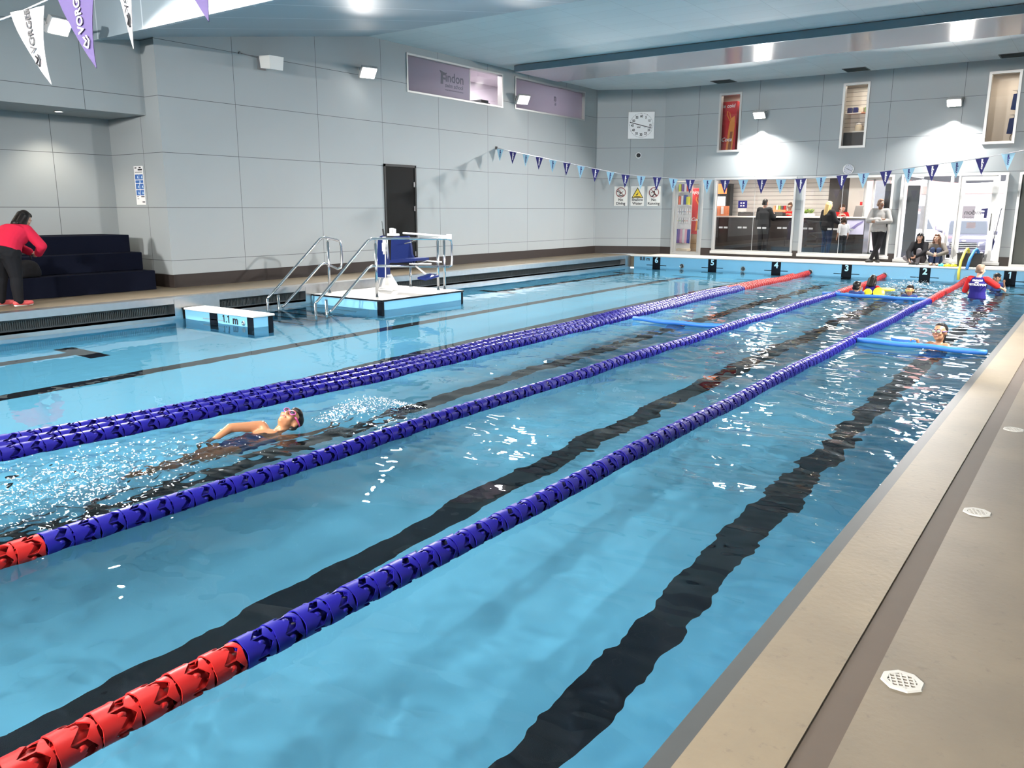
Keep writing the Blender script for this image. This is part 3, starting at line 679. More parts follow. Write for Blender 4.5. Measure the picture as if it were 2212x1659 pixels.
def sag(a, b_, n=14, amp=.02): return [(a[0]+(b_[0]-a[0])*k/n, a[1]+(b_[1]-a[1])*k/n+amp*math.sin(PI*k/n), .04+.006*math.sin(k)) for k in range(n+1)]
noodle('pool_noodle', sag((-2.76, 12.5), (-1.10, 12.36)), .038, M['skyfoam'], 'floating blue noodle in front of the girl in goggles', 'floating noodles')
noodle('pool_noodle', sag((-6.52, 12.72), (-4.86, 12.72), amp=-.12), .036, M['skyfoam'], 'floating blue noodle beside the triple lane ropes', 'floating noodles')
noodle('pool_noodle', sag((-5.08, 19.2), (-2.86, 19.12), amp=-.05), .038, M['skyfoam'], 'floating blue noodle in front of the two boys at the far end', 'floating noodles')
M['toyyellow'] = mat('bright yellow plastic', (.85, .72, .02), .4); M['toyteal'] = mat('teal plastic', (.05, .55, .60), .4)
for (x, y, s, m, lab) in ((-3.58, 25.22, .06, M['toyteal'], 'small teal dive toy on the white coping'), (-3.44, 25.2, .075, M['toyyellow'], 'yellow ring toy next to the teal one on the coping'), (-3.30, 25.24, .08, M['toyyellow'], 'yellow ring toy on the coping, nearest the black tub')):
    t = thing('dive_toy', lab, 'toy', (x, y, ZD+.004), group='dive toys on the coping')
    obj('ring', lambda b: b.tube([(s*math.cos(2*PI*k/14), s*.8*math.sin(2*PI*k/14), .03+.012*math.sin(3*k)) for k in range(15)], .026, 8), m, t, True)
    obj('fin', lambda b: b.ball((0, 0, .05), (s*.7, s*.5, .035), 12, 8), m, t, True)
t = thing('kickboard', 'blue foam kickboard held by the girl in goggles', 'kickboard', (-2.22, 13.02, .035), R(-12))
obj('board', lambda b: b.loft([[(.20*math.cos(a)*(1 if abs(math.cos(a)) < .9 else .97), .15*math.sin(a), z) for a in [2*PI*k/24 for k in range(24)]] for z in (-.018, .018)]), M['skyfoam'], t)
tag(obj('float_disc', lambda b: b.at((0, 0, 0), (R(62), 0, R(18))).lathe([(.03, -.02), (.115, -.02), (.125, 0), (.115, .02), (.03, .02)], 24), M['toyyellow'], None, True, loc=(-3.98, 19.62, .085)), 'big round yellow float disc beside the boy at the far end', 'float', 'yellow swim floats')
tag(obj('float_disc', lambda b: b.at((0, 0, 0), (R(70), 0, R(-10))).lathe([(.03, -.02), (.09, -.02), (.10, 0), (.09, .02), (.03, .02)], 24), M['toyyellow'], None, True, loc=(-4.24, 19.72, .06)), 'smaller yellow float disc touching the boy behind the far noodle', 'float', 'yellow swim floats')
tag(obj('kickboard', lambda b: b.at((0, 0, 0), (R(8), 0, R(10))).loft([[(.19*math.cos(2*PI*k/20), .10*math.sin(2*PI*k/20), z) for k in range(20)] for z in (-.015, .015)]), M['toyyellow'], None, loc=(-4.12, 21.1, .04)), 'yellow kickboard beside the swim teacher in the black cap', 'kickboard')

# ---------------------------------------------------------------- bunting
M['flagnavy'] = mat('navy flag cloth', (.014, .012, .13), .7); M['flagpale'] = mat('pale blue flag cloth', (.30, .52, .66), .7)
M['flagwhite'] = mat('white flag cloth', (.40, .40, .43), .7); M['flagpurple'] = mat('purple flag cloth', (.035, .018, .10), .7)
def flag_shape(b, w, h, curl=0.0):
    n = 8
    b.loft([[(-w/2*(1-k/n)+curl*(k/n)**2, -.001-.02*curl*math.sin(k), -h*k/n), (w/2*(1-k/n)+curl*(k/n)**2, -.001, -h*k/n), (w/2*(1-k/n)+curl*(k/n)**2, .001, -h*k/n), (-w/2*(1-k/n)+curl*(k/n)**2, .001, -h*k/n)] for k in range(n+1)])
cx = [-14.65, -14.53, -10.51, -8.71, -7.78, -5.97, -4.13, -3.22, -2.32, -1.55, 2.2]; cz = [3.63, 3.59, 2.79, 2.63, 2.605, 2.59, 2.72, 2.82, 2.93, 3.06, 3.75]
YB = 19.6
t = thing('bunting', 'string of navy and pale blue pennants across the far end of the pool', 'bunting', (0, YB, 0))
obj('cord', lambda b: b.tube([(x, 0, float(np.interp(x, cx, cz))) for x in np.linspace(-14.64, 2.19, 60)], .008, 6), M['flagwhite'], t, True)
obj('wall_hook', lambda b: b.box(-14.65, -.03, 3.58, -14.62, .03, 3.66), M['ink'], t)
for k in range(-0, 37):
    x = -14.50+.4533*k; z = float(np.interp(x, cx, cz)); dark = k % 2 == 1
    sl = math.atan(float(np.interp(x+.2, cx, cz)-np.interp(x-.2, cx, cz))/.4)
    f = obj('pennant', lambda b: flag_shape(b, .25, .34), M['flagnavy'] if dark else M['flagpale'], t, loc=(x, 0, z), rot=(0, -sl*.35, R(4*math.sin(k*2.1))))
    f['label'] = 'navy pennant' if dark else 'pale blue pennant'
    text_mesh('logo_text', 'vorgee', .062, M['whiteprint'] if dark else M['flagnavy'], f, (0, -.005, -.11), (R(90), R(-90), 0), .0005, .003)
    obj('logo_mark', lambda b: b.prism([(-.02, -.20), (.018, -.205), (.006, -.235), (-.008, -.215)], -.006, -.003), M['whiteprint'] if dark else M['flagnavy'], f)
# the nearer string, high over the near end
YN = 1.75
t = thing('bunting', 'string of purple and white pennants high over the near end of the pool', 'bunting', (0, YN, 0))
zc = lambda x: float(np.interp(x, [-15.1, -7, -4.6, -3.9, -3.4, -2.9, -2.4, 2.2], [4.2, 2.86, 2.69, 2.68, 2.715, 2.765, 2.82, 3.6]))
obj('cord', lambda b: b.tube([(x, 0, zc(x)) for x in np.linspace(-15.0, 2.19, 90)], .004, 6), M['flagwhite'], t, True)
for k, (x, pur, cu) in enumerate([(-3.70, False, .11), (-3.31, True, .08), (-2.97, False, .05), (-2.56, True, .06), (-2.18, False, 0), (-1.8, True, 0)]):
    f = obj('pennant', lambda b: flag_shape(b, .24, .30, cu), M['flagpurple'] if pur else M['flagwhite'], t, loc=(x, 0, zc(x)), rot=(0, 0, R((6, 8, -16, 10, 0, 0)[k])))
    f['label'] = 'purple pennant' if pur else 'white pennant'
    text_mesh('logo_text', 'VORGEE', .048, M['whiteprint'] if pur else M['ink'], f, (.012, -.006, -.085), (R(90), R(-97), 0), .0005, .001, sx=.95)
    obj('logo_mark', lambda b: b.tube([(.03, -.006, -.185), (.045, -.006, -.20), (.03, -.006, -.215), (.05, -.006, -.225)], .004, 6).tube([(.045, -.006, -.18), (.06, -.006, -.2), (.05, -.006, -.225)], .003, 6), M['whiteprint'] if pur else M['ink'], f)

# ---------------------------------------------------------------- black door in the left wall
t = obj('door_1', lambda b: b.box(XL-.02, 15.0, ZD, XL+.012, 16.11, 2.95), M['doorblack']); struct(t)
o = obj('door_frame', lambda b: b.box(XL, 14.97, ZD, XL+.03, 15.02, 2.97).box(XL, 16.08, ZD, XL+.03, 16.13, 2.97).box(XL, 14.97, 2.92, XL+.03, 16.13, 2.98), M['rubber'], t)
for z in (.75, 1.9, 2.5): obj('hinge', lambda b: b.box(XL+.012, 16.03, z-.06, XL+.034, 16.06, z+.06), M['alu_dark'], t)
obj('door_handle', lambda b: b.tube([(XL+.012, 15.12, 1.4), (XL+.06, 15.12, 1.4), (XL+.06, 15.26, 1.4)], .010, 8), M['alu_dark'], t, True)
# ---------------------------------------------------------------- helper: where a sight line meets the plane y = Y (for laying out the rooms behind the panes)
_p, _y = R(12.13), R(35.66)
_f = Vector((-math.sin(_y)*math.cos(_p), math.cos(_y)*math.cos(_p), -math.sin(_p))); _r = Vector((math.cos(_y), math.sin(_y), 0)); _u = _r.cross(_f)
def at(x, y, Y):
    d = _f+_r*((x-1106)/1760.3)-_u*((y-829.5)/1760.3); t = Y/d.y
    return (d.x*t, Y, 1.9+d.z*t)
def frame(b, x0, x1, z0, z1, y0, y1, w):
    b.box(x0, y0, z0, x0+w, y1, z1).box(x1-w, y0, z0, x1, y1, z1).box(x0+w, y0, z0, x1-w, y1, z0+w).box(x0+w, y0, z1-w, x1-w, y1, z1)
def framey(b, y0, y1, z0, z1, x0, x1, w):
    b.box(x0, y0, z0, x1, y0+w, z1).box(x0, y1-w, z0, x1, y1, z1).box(x0, y0+w, z0, x1, y1-w, z0+w).box(x0, y0+w, z1-w, x1, y1-w, z1)

# ---------------------------------------------------------------- high frosted windows in the left wall, with the lit room behind them
M['frost'] = glass_mat('frosted film', frost=.93, frostcol=(.36, .34, .39))
M['inkgrey'] = mat('grey film lettering', (.10, .10, .13), .6)
M['roomwall'] = mat('upstairs room paint', (.50, .46, .50), .7); M['roomceil'] = mat('upstairs ceiling', (.66, .63, .66), .8)
w1 = struct(obj('window_1', lambda b: framey(b, 15.88, 19.92, 4.75, 5.68, XL-.15, XL+.02, .045), M['alu']))
obj('frosted_pane', lambda b: b.box(XL-.09, 15.92, 4.79, XL-.085, 18.52, 5.64), M['frost'], w1)
obj('clear_pane', lambda b: b.box(XL-.11, 18.52, 4.79, XL-.105, 19.88, 5.64), M['clear'], w1)
obj('mullion', lambda b: b.box(XL-.10, 18.50, 4.79, XL-.08, 18.53, 5.64), M['alu'], w1)
LW = (R(90), 0, R(90))
text_mesh('shop_name', 'indon', .34, M['inkgrey'], w1, (XL-.083, 17.86, 5.30), LW, .001, .004)
text_mesh('shop_name', 'swim school', .15, M['inkgrey'], w1, (XL-.083, 17.84, 5.10), LW, .001, .002)
text_mesh('small_print', 'www.findonswimschool.com.au', .06, M['inkgrey'], w1, (XL-.083, 17.84, 4.99), LW, .001, 0)
obj('logo_mark', lambda b: [b.loft([[(x, y, z) for y, z in ((17.24, 5.46), (17.50, 5.40), (17.50, 5.35), (17.38, 5.34), (17.38, 5.29), (17.48, 5.29), (17.48, 5.24), (17.38, 5.24), (17.38, 5.12), (17.28, 5.12), (17.30, 5.38))] for x in (XL-.085, XL-.082)])], M['inkgrey'], w1)
w2 = struct(obj('window_2', lambda b: framey(b, 20.52, 24.54, 4.78, 5.70, XL-.15, XL+.02, .045), M['alu']))
obj('frosted_pane', lambda b: b.box(XL-.09, 20.56, 4.82, XL-.085, 24.50, 5.66), M['frost'], w2)
text_mesh('shop_name', 'n', .30, M['inkgrey'], w2, (XL-.083, 22.84, 5.33), LW, .001, .006)
text_mesh('shop_name', 'ol', .13, M['inkgrey'], w2, (XL-.083, 22.86, 5.15), LW, .001, .002)
def upstairs(b):
    b.box(-18.0, 15.0, 3.95, -17.9, 25.3, 6.1).box(-18, 15.0, 3.95, XL-.15, 15.1, 6.1).box(-18, 25.2, 3.95, XL-.15, 25.3, 6.1).box(-18, 15, 3.9, XL-.15, 25.3, 3.98)
struct(obj('wall_upstairs', upstairs, M['roomwall'])); L = bpy.data.lights.new('upstairs_lamp', 'AREA'); L.size = 1.2; L.energy = 260; L.color = (1, .93, .96)
o = bpy.data.objects.new('upstairs_lamp', L); COL.objects.link(o); o.location = (-16.6, 18.6, 6.03)
L = bpy.data.lights.new('upstairs_lamp', 'AREA'); L.size = 1.2; L.energy = 200; L.color = (1, .93, .96)
o = bpy.data.objects.new('upstairs_lamp', L); COL.objects.link(o); o.location = (-16.4, 22.6, 6.03)
struct(obj('ceiling_upstairs', lambda b: b.box(-18, 15, 6.05, XL-.15, 25.3, 6.12), M['roomceil']))
tag(obj('display_cabinet', lambda b: b.box(-15.5, 18.9, 3.98, -15.05, 19.86, 4.90, .01).box(-15.5, 19.5, 4.90, -15.1, 19.84, 4.98, .01), M['rubber']), 'dark cabinet top behind the clear part of the first high window', 'cabinet')

# ---------------------------------------------------------------- glazing in the far wall
def pane_win(name, i, with_mull=None, sill=True):
    a, c, e, f = HF[i]
    w = struct(obj(name, lambda b: frame(b, a, c, e, f, YW-.035, YW+.14, .065), M['alu']))
    obj('pane', lambda b: b.box(a+.05, YW+.05, e+.05, c-.05, YW+.056, f-.05), M['clear'], w)
    if with_mull: obj('joint', lambda b: b.box(with_mull-.006, YW+.045, e+.06, with_mull+.006, YW+.058, f-.06), M['alu'], w)
    if sill: obj('sill', lambda b: b.box(a-.03, YW-.07, e-.06, c+.03, YW, e+.03, .006), M['offwhite'], w)
    return w
pane_win('window_3', 1, -9.37); pane_win('window_4', 2, -6.66); pane_win('window_5', 5, sill=False); pane_win('window_6', 6, sill=False); pane_win('window_7', 7, sill=False); w8 = struct(obj('window_8', lambda b: frame(b, *HF[4], YW-.035, YW+.14, .065), M['alu']))
obj('dark_infill', lambda b: b.box(HF[4][0]+.05, YW+.08, HF[4][2]+.05, HF[4][1]-.05, YW+.09, HF[4][3]-.05), mat('grey green blind', (.10, .11, .10), .6), w8)  # opaque sheet added; its dark colour stands for the dim interior behind
a, c, e, f = HF[0]
d2 = struct(obj('door_2', lambda b: frame(b, a, c, e, f, YW-.03, YW+.12, .07), M['alu']))
lf = obj('door_leaf', lambda b: frame(b, a+.08, c-.08, e+.02, f-.08, YW+.02, YW+.07, .09), M['alu'], d2)
obj('door_pane', lambda b: b.box(a+.15, YW+.04, e+.1, c-.15, YW+.046, f-.15), M['clear'], lf)
obj('door_handle', lambda b: b.tube([(c-.13, YW+.02, 1.25), (c-.13, YW-.03, 1.25), (c-.13, YW-.03, 1.55), (c-.13, YW+.02, 1.55)], .012, 8), M['alu_dark'], lf, True)
# entrance: fixed lights either side of a hinged glass door
a, c, e, f = HF[3]
d3 = struct(obj('door_3', lambda b: (frame(b, a, c, e, f, YW-.035, YW+.14, .065), b.box(-3.75, YW-.03, e, -3.68, YW+.12, f).box(-3.55, YW-.03, e, -3.49, YW+.12, f).box(-2.60, YW-.03, e, -2.55, YW+.12, f)), M['alu']))
obj('side_pane', lambda b: b.box(a+.06, YW+.05, e+.05, -3.75, YW+.056, f-.06), M['clear'], d3)
obj('side_pane', lambda b: b.box(-3.68, YW+.05, e+.05, -3.55, YW+.056, f-.06), M['clear'], d3)
obj('side_pane', lambda b: b.box(-2.55, YW+.05, e+.05, c-.06, YW+.056, f-.06), M['clear'], d3)
obj('sill', lambda b: b.box(a-.03, YW-.07, e-.06, c+.03, YW, e+.02, .006), M['offwhite'], d3)
lf = obj('door_leaf', lambda b: frame(b, -3.49, -2.60, e+.02, f-.09, YW+.02, YW+.07, .11), M['alu'], d3)
obj('door_pane', lambda b: b.box(-3.39, YW+.04, e+.1, -2.70, YW+.046, f-.18), M['clear'], lf)
obj('pull_handle', lambda b: b.tube([(-2.66, YW+.02, 1.35), (-2.66, YW-.04, 1.38), (-2.66, YW-.04, 1.78), (-2.66, YW+.02, 1.80)], .012, 8), M['alu_dark'], lf, True)
obj('door_closer', lambda b: b.box(-2.98, YW-.03, f-.085, -2.62, YW+.02, f-.03, .006), M['offwhite'], lf)
text_mesh('shop_name', 'indon', .19, M['ink'], lf, (-3.12, YW+.05, 1.83), (R(90), 0, R(180)), .001, .0)
text_mesh('shop_name', 'swim school', .09, M['ink'], lf, (-3.10, YW+.05, 1.70), (R(90), 0, R(180)), .001, -.001)
obj('logo_mark', lambda b: b.prism([(-2.76, 1.95), (-2.92, 1.93), (-2.92, 1.89), (-2.84, 1.88), (-2.84, 1.84), (-2.91, 1.84), (-2.91, 1.80), (-2.84, 1.80), (-2.84, 1.68), (-2.77, 1.68)], YW+.048, YW+.052), M['blue'], lf)
obj('notice', lambda b: b.box(-3.24, YW+.047, 1.40, -3.02, YW+.05, 1.56), mat('pink notice paper', (.70, .58, .62), .7), lf)

# ---------------------------------------------------------------- lobby shell
ZL = .36
slz = [.9+.15*k for k in range(18)]
M['slat'] = panel_mat('slotted display wall', (.74, .71, .66), 1, [], slz, w=.007)
M['lobbypaint'] = mat('lobby paint', (.66, .62, .56), .7); M['lobbyfloor'] = mat('lobby floor', (.10, .09, .085), .35)
M['darkpanel'] = mat('dark brown wall panel', (.055, .047, .045), .5)
struct(obj('floor_lobby', lambda b: b.box(-15, YW+.14, .1, -5.03, 31.4, ZL), M['lobbyfloor']))
struct(obj('ceiling_lobby', lambda b: b.box(-15, YW+.14, 3.2, -5.03, 31.4, 3.3), M['lobbypaint']))
struct(obj('wall_lobby_back', lambda b: b.box(-15, 31.2, ZL, -8.32, 31.35, 3.2), M['slat']))
struct(obj('wall_lobby_panel', lambda b: b.box(-8.32, 31.16, ZL, -7.62, 31.35, 3.2), M['darkpanel']))
struct(obj('wall_lobby_column', lambda b: b.box(-7.62, 31.10, ZL, -7.12, 31.35, 3.2), M['lobbypaint']))
struct(obj('wall_lobby_side', lambda b: b.box(-15.1, YW+.14, ZL, -15, 31.35, 3.2).box(-5.13, YW+.14, ZL, -5.03, 27.0, 3.2).box(-5.2, 31.1, ZL, -5.03, 31.35, 3.2).box(-7.12, 31.2, 2.95, -5.03, 31.35, 3.2).box(-5.13, 27.0, 2.95, -5.03, 31.35, 3.2), M['lobbypaint']))
w9 = struct(obj('window_9', lambda b: (frame(b, -7.12, -5.2, ZL, 2.95, 31.22, 31.3, .06), b.box(-6.85, 31.22, ZL, -6.79, 31.3, 2.95)), M['offwhite']))
obj('pane', lambda b: b.box(-7.08, 31.25, ZL+.05, -5.24, 31.256, 2.9), M['clear'], w9)
w10 = struct(obj('window_10', lambda b: framey(b, 27.0, 31.1, ZL, 2.95, -5.11, -5.05, .06), M['offwhite']))
obj('pane', lambda b: b.box(-5.083, 27.05, ZL+.05, -5.078, 31.05, 2.9), M['clear'], w10)
for i, (x, y) in enumerate(((-12.5, 28.3), (-9.6, 28.6), (-7.0, 28.6))):
    t = thing('ceiling_light', ('square lobby ceiling light above the merchandise stand', 'square lobby ceiling light above the reception counter', 'square lobby ceiling light near the glass side wall')[i], 'lamp', (x, y, 3.2), group='lobby ceiling lights')
    obj('trim', lambda b: frame(b, -.32, .32, -.32, .32, 0, .02, .03), M['offwhite'], t, rot=(R(90), 0, 0))
    obj('diffuser', lambda b: b.box(-.29, -.29, -.012, .29, .29, -.004), M['lamp'], t)
    L = bpy.data.lights.new('lobby_lamp', 'AREA'); L.size = .6; L.energy = 95; L.color = (1, .92, .82)
    o = bpy.data.objects.new('lobby_lamp', L); COL.objects.link(o); o.location = (x, y, 3.17)

# ---------------------------------------------------------------- counter and the things on it
YC = 29.5; ZT = 1.665
M['counterdark'] = mat('dark counter front', (.030, .026, .025), .18); M['countertop'] = mat('pale counter top', (.78, .75, .70), .35); M['film'] = mat('pale safety film', (.42, .42, .42), .6)
t = thing('reception_counter', 'long dark fronted reception counter with a pale top behind the glass', 'counter', (-9.6, YC, ZL))
obj('top', lambda b: b.box(-3.6, -.06, ZT-ZL-.05, 3.02, .75, ZT-ZL, .006), M['countertop'], t)
obj('body', lambda b: b.box(-3.55, 0, 0, 2.97, .70, ZT-ZL-.05), M['counterdark'], t)
obj('end_graphic', lambda b: b.box(2.40, -.012, .72, 2.95, -.002, 1.22), mat('lilac graphic', (.50, .50, .66), .5), t)
obj('graphic_swoosh', lambda b: b.prism([(2.44, .80), (2.60, .86), (2.74, 1.0), (2.9, 1.12), (2.93, 1.18), (2.72, 1.08), (2.56, .94), (2.44, .88)], -.018, -.012), mat('violet graphic', (.16, .14, .33), .5), t)
# pale marks on the panes at hand height
for i, (x, yy) in enumerate(((1561, 490), (1602, 490), (1644, 491), (1688, 491), (1744, 492), (1797, 493), (1838, 494))):
    p = at(x, yy, YW+.03)
    wn = bpy.data.objects['window_3' if i < 4 else 'window_4']
    o = obj('safety_mark', lambda b: [b.box(p[0]+dx, YW+.046, p[2]-.03, p[0]+dx+.13, YW+.049, p[2]+.025) for dx in ((-.15, .02) if i < 6 else (-.07,))], M['film'], wn)
def item(name, label, cat, x, y, Y, fn, group=None, z=None):
    p = at(x, y, Y); t = thing(name, label, cat, (p[0], Y, p[2] if z is None else z), group=group); fn(t); return t
def pos(t):
    obj('screen', lambda b: b.box(-.17, -.02, .28, .17, .02, .55, .02), M['blue'], t); obj('stand', lambda b: b.loft([[(-.06, -.05, .0), (.06, -.05, 0), (.06, .09, 0), (-.06, .09, 0)], [(-.04, .02, .30), (.04, .02, .30), (.04, .05, .30), (-.04, .05, .30)]]).box(-.15, -.04, .15, .15, .06, .27, .01), M['offwhite'], t)
    obj('stickers', lambda b: [b.box(x, -.024, z, x+.06, -.02, z+.05) for x, z in ((-.08, .44), (.02, .44), (-.08, .34), (.02, .34))], M['whiteprint'], t)
item('point_of_sale', 'blue backed sales terminal on the left half of the counter', 'terminal', 1602, 462, YC+.35, pos, z=ZT)
def till(w): return lambda t: (obj('box', lambda b: b.box(-w, -.05, 0, w, .3, .13, .008), M['rubber'], t), obj('drawer', lambda b: b.box(-w+.02, -.056, .02, w-.02, -.05, .1), M['darkpanel'], t))
item('cash_drawer', 'black cash drawer below the blue sales terminal', 'cash drawer', 1608, 463, YC+.1, till(.25), 'cash drawers', ZT)
item('cash_drawer', 'black cash drawer between the man in black and the receptionist', 'cash drawer', 1680, 463, YC+.1, till(.17), 'cash drawers', ZT)
M['orangebox'] = mat('orange card', (.72, .26, .12), .6); M['cream'] = mat('cream card', (.75, .66, .50), .6); M['leaf'] = mat('leaf green', (.22, .34, .06), .6)
def brochures(t):
    obj('rack', lambda b: b.box(-.28, -.1, 0, .28, .1, .06).box(-.28, .08, 0, .28, .1, .36), M['orangebox'], t)
    for k in range(4): obj('leaflet', lambda b: b.box(-.24+.13*k, -.06, .05, -.14+.13*k, -.04, .34), (M['cream'], M['orangebox'], M['whiteprint'], M['orangebox'])[k], t)
item('brochure_rack', 'orange brochure rack at the left end of the counter', 'rack', 1556, 463, YC+.3, brochures, z=ZT)
def basket(t):
    obj('tray', lambda b: b.box(-.24, -.1, 0, .24, .1, .08), M['orangebox'], t)
    for k in range(5): obj('packet', lambda b: b.box(-.2+.09*k, -.05, .06, -.13+.09*k, .05, .22), (M['orangebox'], M['cream'], M['leaf'], M['darkpanel'], M['red'])[k], t)
item('snack_tray', 'orange tray of packets on top of the black cash drawer', 'tray', 1682, 463, YC+.45, basket, z=ZT+.15)
def plant(t):
    obj('pot', lambda b: b.box(-.22, -.08, 0, .22, .08, .10, .01), M['offwhite'], t)
    r_ = random.Random(3)
    def lv(b):
        for k in range(46):
            a, h = r_.uniform(-.2, .2), r_.uniform(.12, .24); b.at((a, r_.uniform(-.06, .06), h), (r_.uniform(-1, 1), r_.uniform(-1, 1), r_.uniform(0, 6))).ball((0, 0, 0), (.055, .025, .006), 6, 4)
    obj('leaves', lv, M['leaf'], t)
item('planter', 'small green planter on the counter beside the window post', 'plant', 1745, 463, YC+.35, plant, z=ZT)
def frame_stand(t):
    obj('board', lambda b: b.loft([[(-.14, -.05, 0), (.14, -.05, 0), (.14, -.03, 0), (-.14, -.03, 0)], [(-.11, .07, .36), (.14, .07, .36), (.14, .09, .36), (-.11, .09, .36)]]), M['darkpanel'], t); obj('red_clip', lambda b: b.box(.02, .05, .38, .1, .09, .5, .01), M['red'], t)
item('notice_stand', 'dark tilted notice stand with a red clip at the right end of the counter', 'notice stand', 1852, 464, YC+.2, frame_stand, z=ZT)

# ---------------------------------------------------------------- merchandise stand, drinks fridge, cartons
px = at(1474, 500, 28.2)
t = thing('merchandise_rack', 'tall white rack of swim goods seen through the glass door', 'rack', (px[0], 28.2, ZL))
obj('back_board', lambda b: b.box(-.34, .0, .12, .30, .04, 2.72), M['offwhite'], t)
obj('base', lambda b: b.box(-.36, -.30, .06, .32, .04, .14), M['cream'], t)
cols = [(.02, .05, .30), (.10, .55, .08), (.65, .68, .05), (.72, .10, .04), (.20, .10, .34), (.03, .03, .10), (.80, .80, .80), (.72, .30, .05), (.05, .45, .55), (.65, .35, .45)]
mc = [mat('swim goods %d' % k, c, .5) for k, c in enumerate(cols)]
for row, (z0, z1, n, cs) in enumerate(((2.18, 2.50, 6, (0, 1, 2, 4, 6, 3)), (1.72, 2.04, 6, (6, 2, 3, 6, 0, 2)))):
    obj('shelf', lambda b: b.box(-.34, -.22, z0-.05, .28, 0, z0-.02), M['offwhite'], t)
    for k in range(n): tag(obj('boxed_goods', lambda b: b.box(-.33+.10*k, -.20, z0-.02, -.245+.10*k, -.03, z1-.02*((k*3) % 4), .008), mc[cs[k]], None, loc=(px[0], 28.2, ZL)), ('teal lime yellow violet white orange'.split() if row == 0 else 'white yellow red white navy lime'.split())[k]+(' box on the upper shelf of the swim goods rack' if row == 0 else f' box standing {("first", "second", "third", "fourth", "fifth", "last")[k]} on the lower shelf of the swim goods rack'), 'box', 'boxed swim goods')
obj('top_cards', lambda b: [b.box(-.3+.14*k, -.05, 2.52, -.2+.14*k, -.03, 2.68) for k in range(4)], M['cream'], t)
r_ = random.Random(5)
rows = [(1.46, 7, 'goggle pack'), (1.14, 7, 'goggle pack')]
k0 = 0
for z, n, nm in rows:
    for k in range(n):
        o = obj('goggle_pack', lambda b: b.box(-.035, -.02, -.10, .035, .0, .10, .004), M['whiteprint'], None, loc=(px[0]-.28+.09*k, 28.17, ZL+z))
        obj('goggles', lambda b: b.tube([(-.025, -.026, -.02), (0, -.03, 0), (.025, -.026, -.02)], .008, 6), mc[r_.randrange(10)], o)
        tag(o, 'white hanging goggle pack on the swim goods rack behind the glass door', 'goggle pack', 'goggle packs on the rack')
for k, c in enumerate((5, 0, 4, 9, 6, 9, 0)):
    tag(obj('hanging_garment', lambda b: b.loft([[(-.05, -.03, .28), (.05, -.03, .28), (.05, .02, .28), (-.05, .02, .28)], [(-.045, -.07, -.2), (.045, -.05, -.22), (.04, .0, -.22), (-.04, .0, -.2)]]), mc[c], None, loc=(px[0]-.28+.092*k, 28.12, ZL+.55)), 'bagged swim garment hanging low on the rack behind the glass door', 'garment', 'garments on the rack')
M['fridgered'] = mat('red fridge panel', (.55, .012, .016), .3); M['orange'] = mat('orange graphic', (.75, .25, .03), .4); M['amber'] = mat('amber drink', (.30, .07, .01), .3)
def fridge(label, loc, rz=0, words='Enjoy it', h=1.75, lit=True):
    t = thing('drinks_fridge', label, 'fridge', loc, rz, 'red drinks fridges')
    obj('cabinet', lambda b: b.box(-.30, 0, .0, .30, .6, h, .01), M['fridgered'], t)
    g = obj('glass_graphic', lambda b: b.prism([(-.02, .12), (.20, .12), (.26, h-.75), (.24, h-.45), (.10, h-.55), (.06, h-.8)], -.008, 0), M['orange'], t)
    obj('drink', lambda b: b.prism([(.05, .12), (.15, .12), (.20, h-.95), (.12, h-.95)], -.012, -.008), M['amber'], g)
    obj('splash', lambda b: b.tube([(.1, -.006, h-.62), (-.02, -.006, h-.40), (.0, -.006, h-.30)], .02, 6).tube([(.12, -.006, h-.55), (.06, -.006, h-.34)], .014, 6), M['orange'], g)
    text_mesh('slogan', words, .16, M['whiteprint'], t, (-.02, -.005, h-.14), FWD, .001, .003, shear=.2)
    text_mesh('script_logo', 'Coca', .17, M['whiteprint'], t, (.0, -.014, .52), FWD, .001, .004, shear=.3)
    return t
px2 = at(1500, 500, 28.4)
fridge('red drinks fridge on cartons seen through the glass door', (px2[0]+.02, 28.4, ZL+.66), R(2), 'Enjoy it', 1.62)
M['carton'] = mat('brown carton', (.40, .27, .15), .7)
for k, z in enumerate((0, .33)):
    tag(obj('carton', lambda b: (b.box(-.30, 0, z, .30, .5, z+.32, .005), b.box(-.1, -.003, z+.08, .02, 0, z+.11)), M['carton'], None, loc=(px2[0]+.02, 28.4, ZL)), ('lower brown carton under the red drinks fridge' if k == 0 else 'upper brown carton directly under the red drinks fridge'), 'carton', 'cartons behind the glass door')
px3 = at(1557, 430, 30.6)
t = thing('drinks_cooler', 'upright drinks cooler with a lit red header at the left end of the lobby', 'fridge', (px3[0]-.1, 30.5, ZL))
obj('cabinet', lambda b: b.box(-.36, .02, 0, .36, .65, 2.5, .01), M['rubber'], t)
obj('header', lambda b: b.box(-.33, .0, 2.12, .33, .03, 2.48), mat('lit header', (.9, .2, .05), .4, emit=(1, .25, .06), estr=1.6), t)
obj('door_glass', lambda b: b.box(-.30, .0, .2, .30, .03, 2.02), mat('lit bottle rows', (.8, .85, .9), .3, emit=(.8, .9, 1), estr=1.1, noise=.5, nscale=14), t)

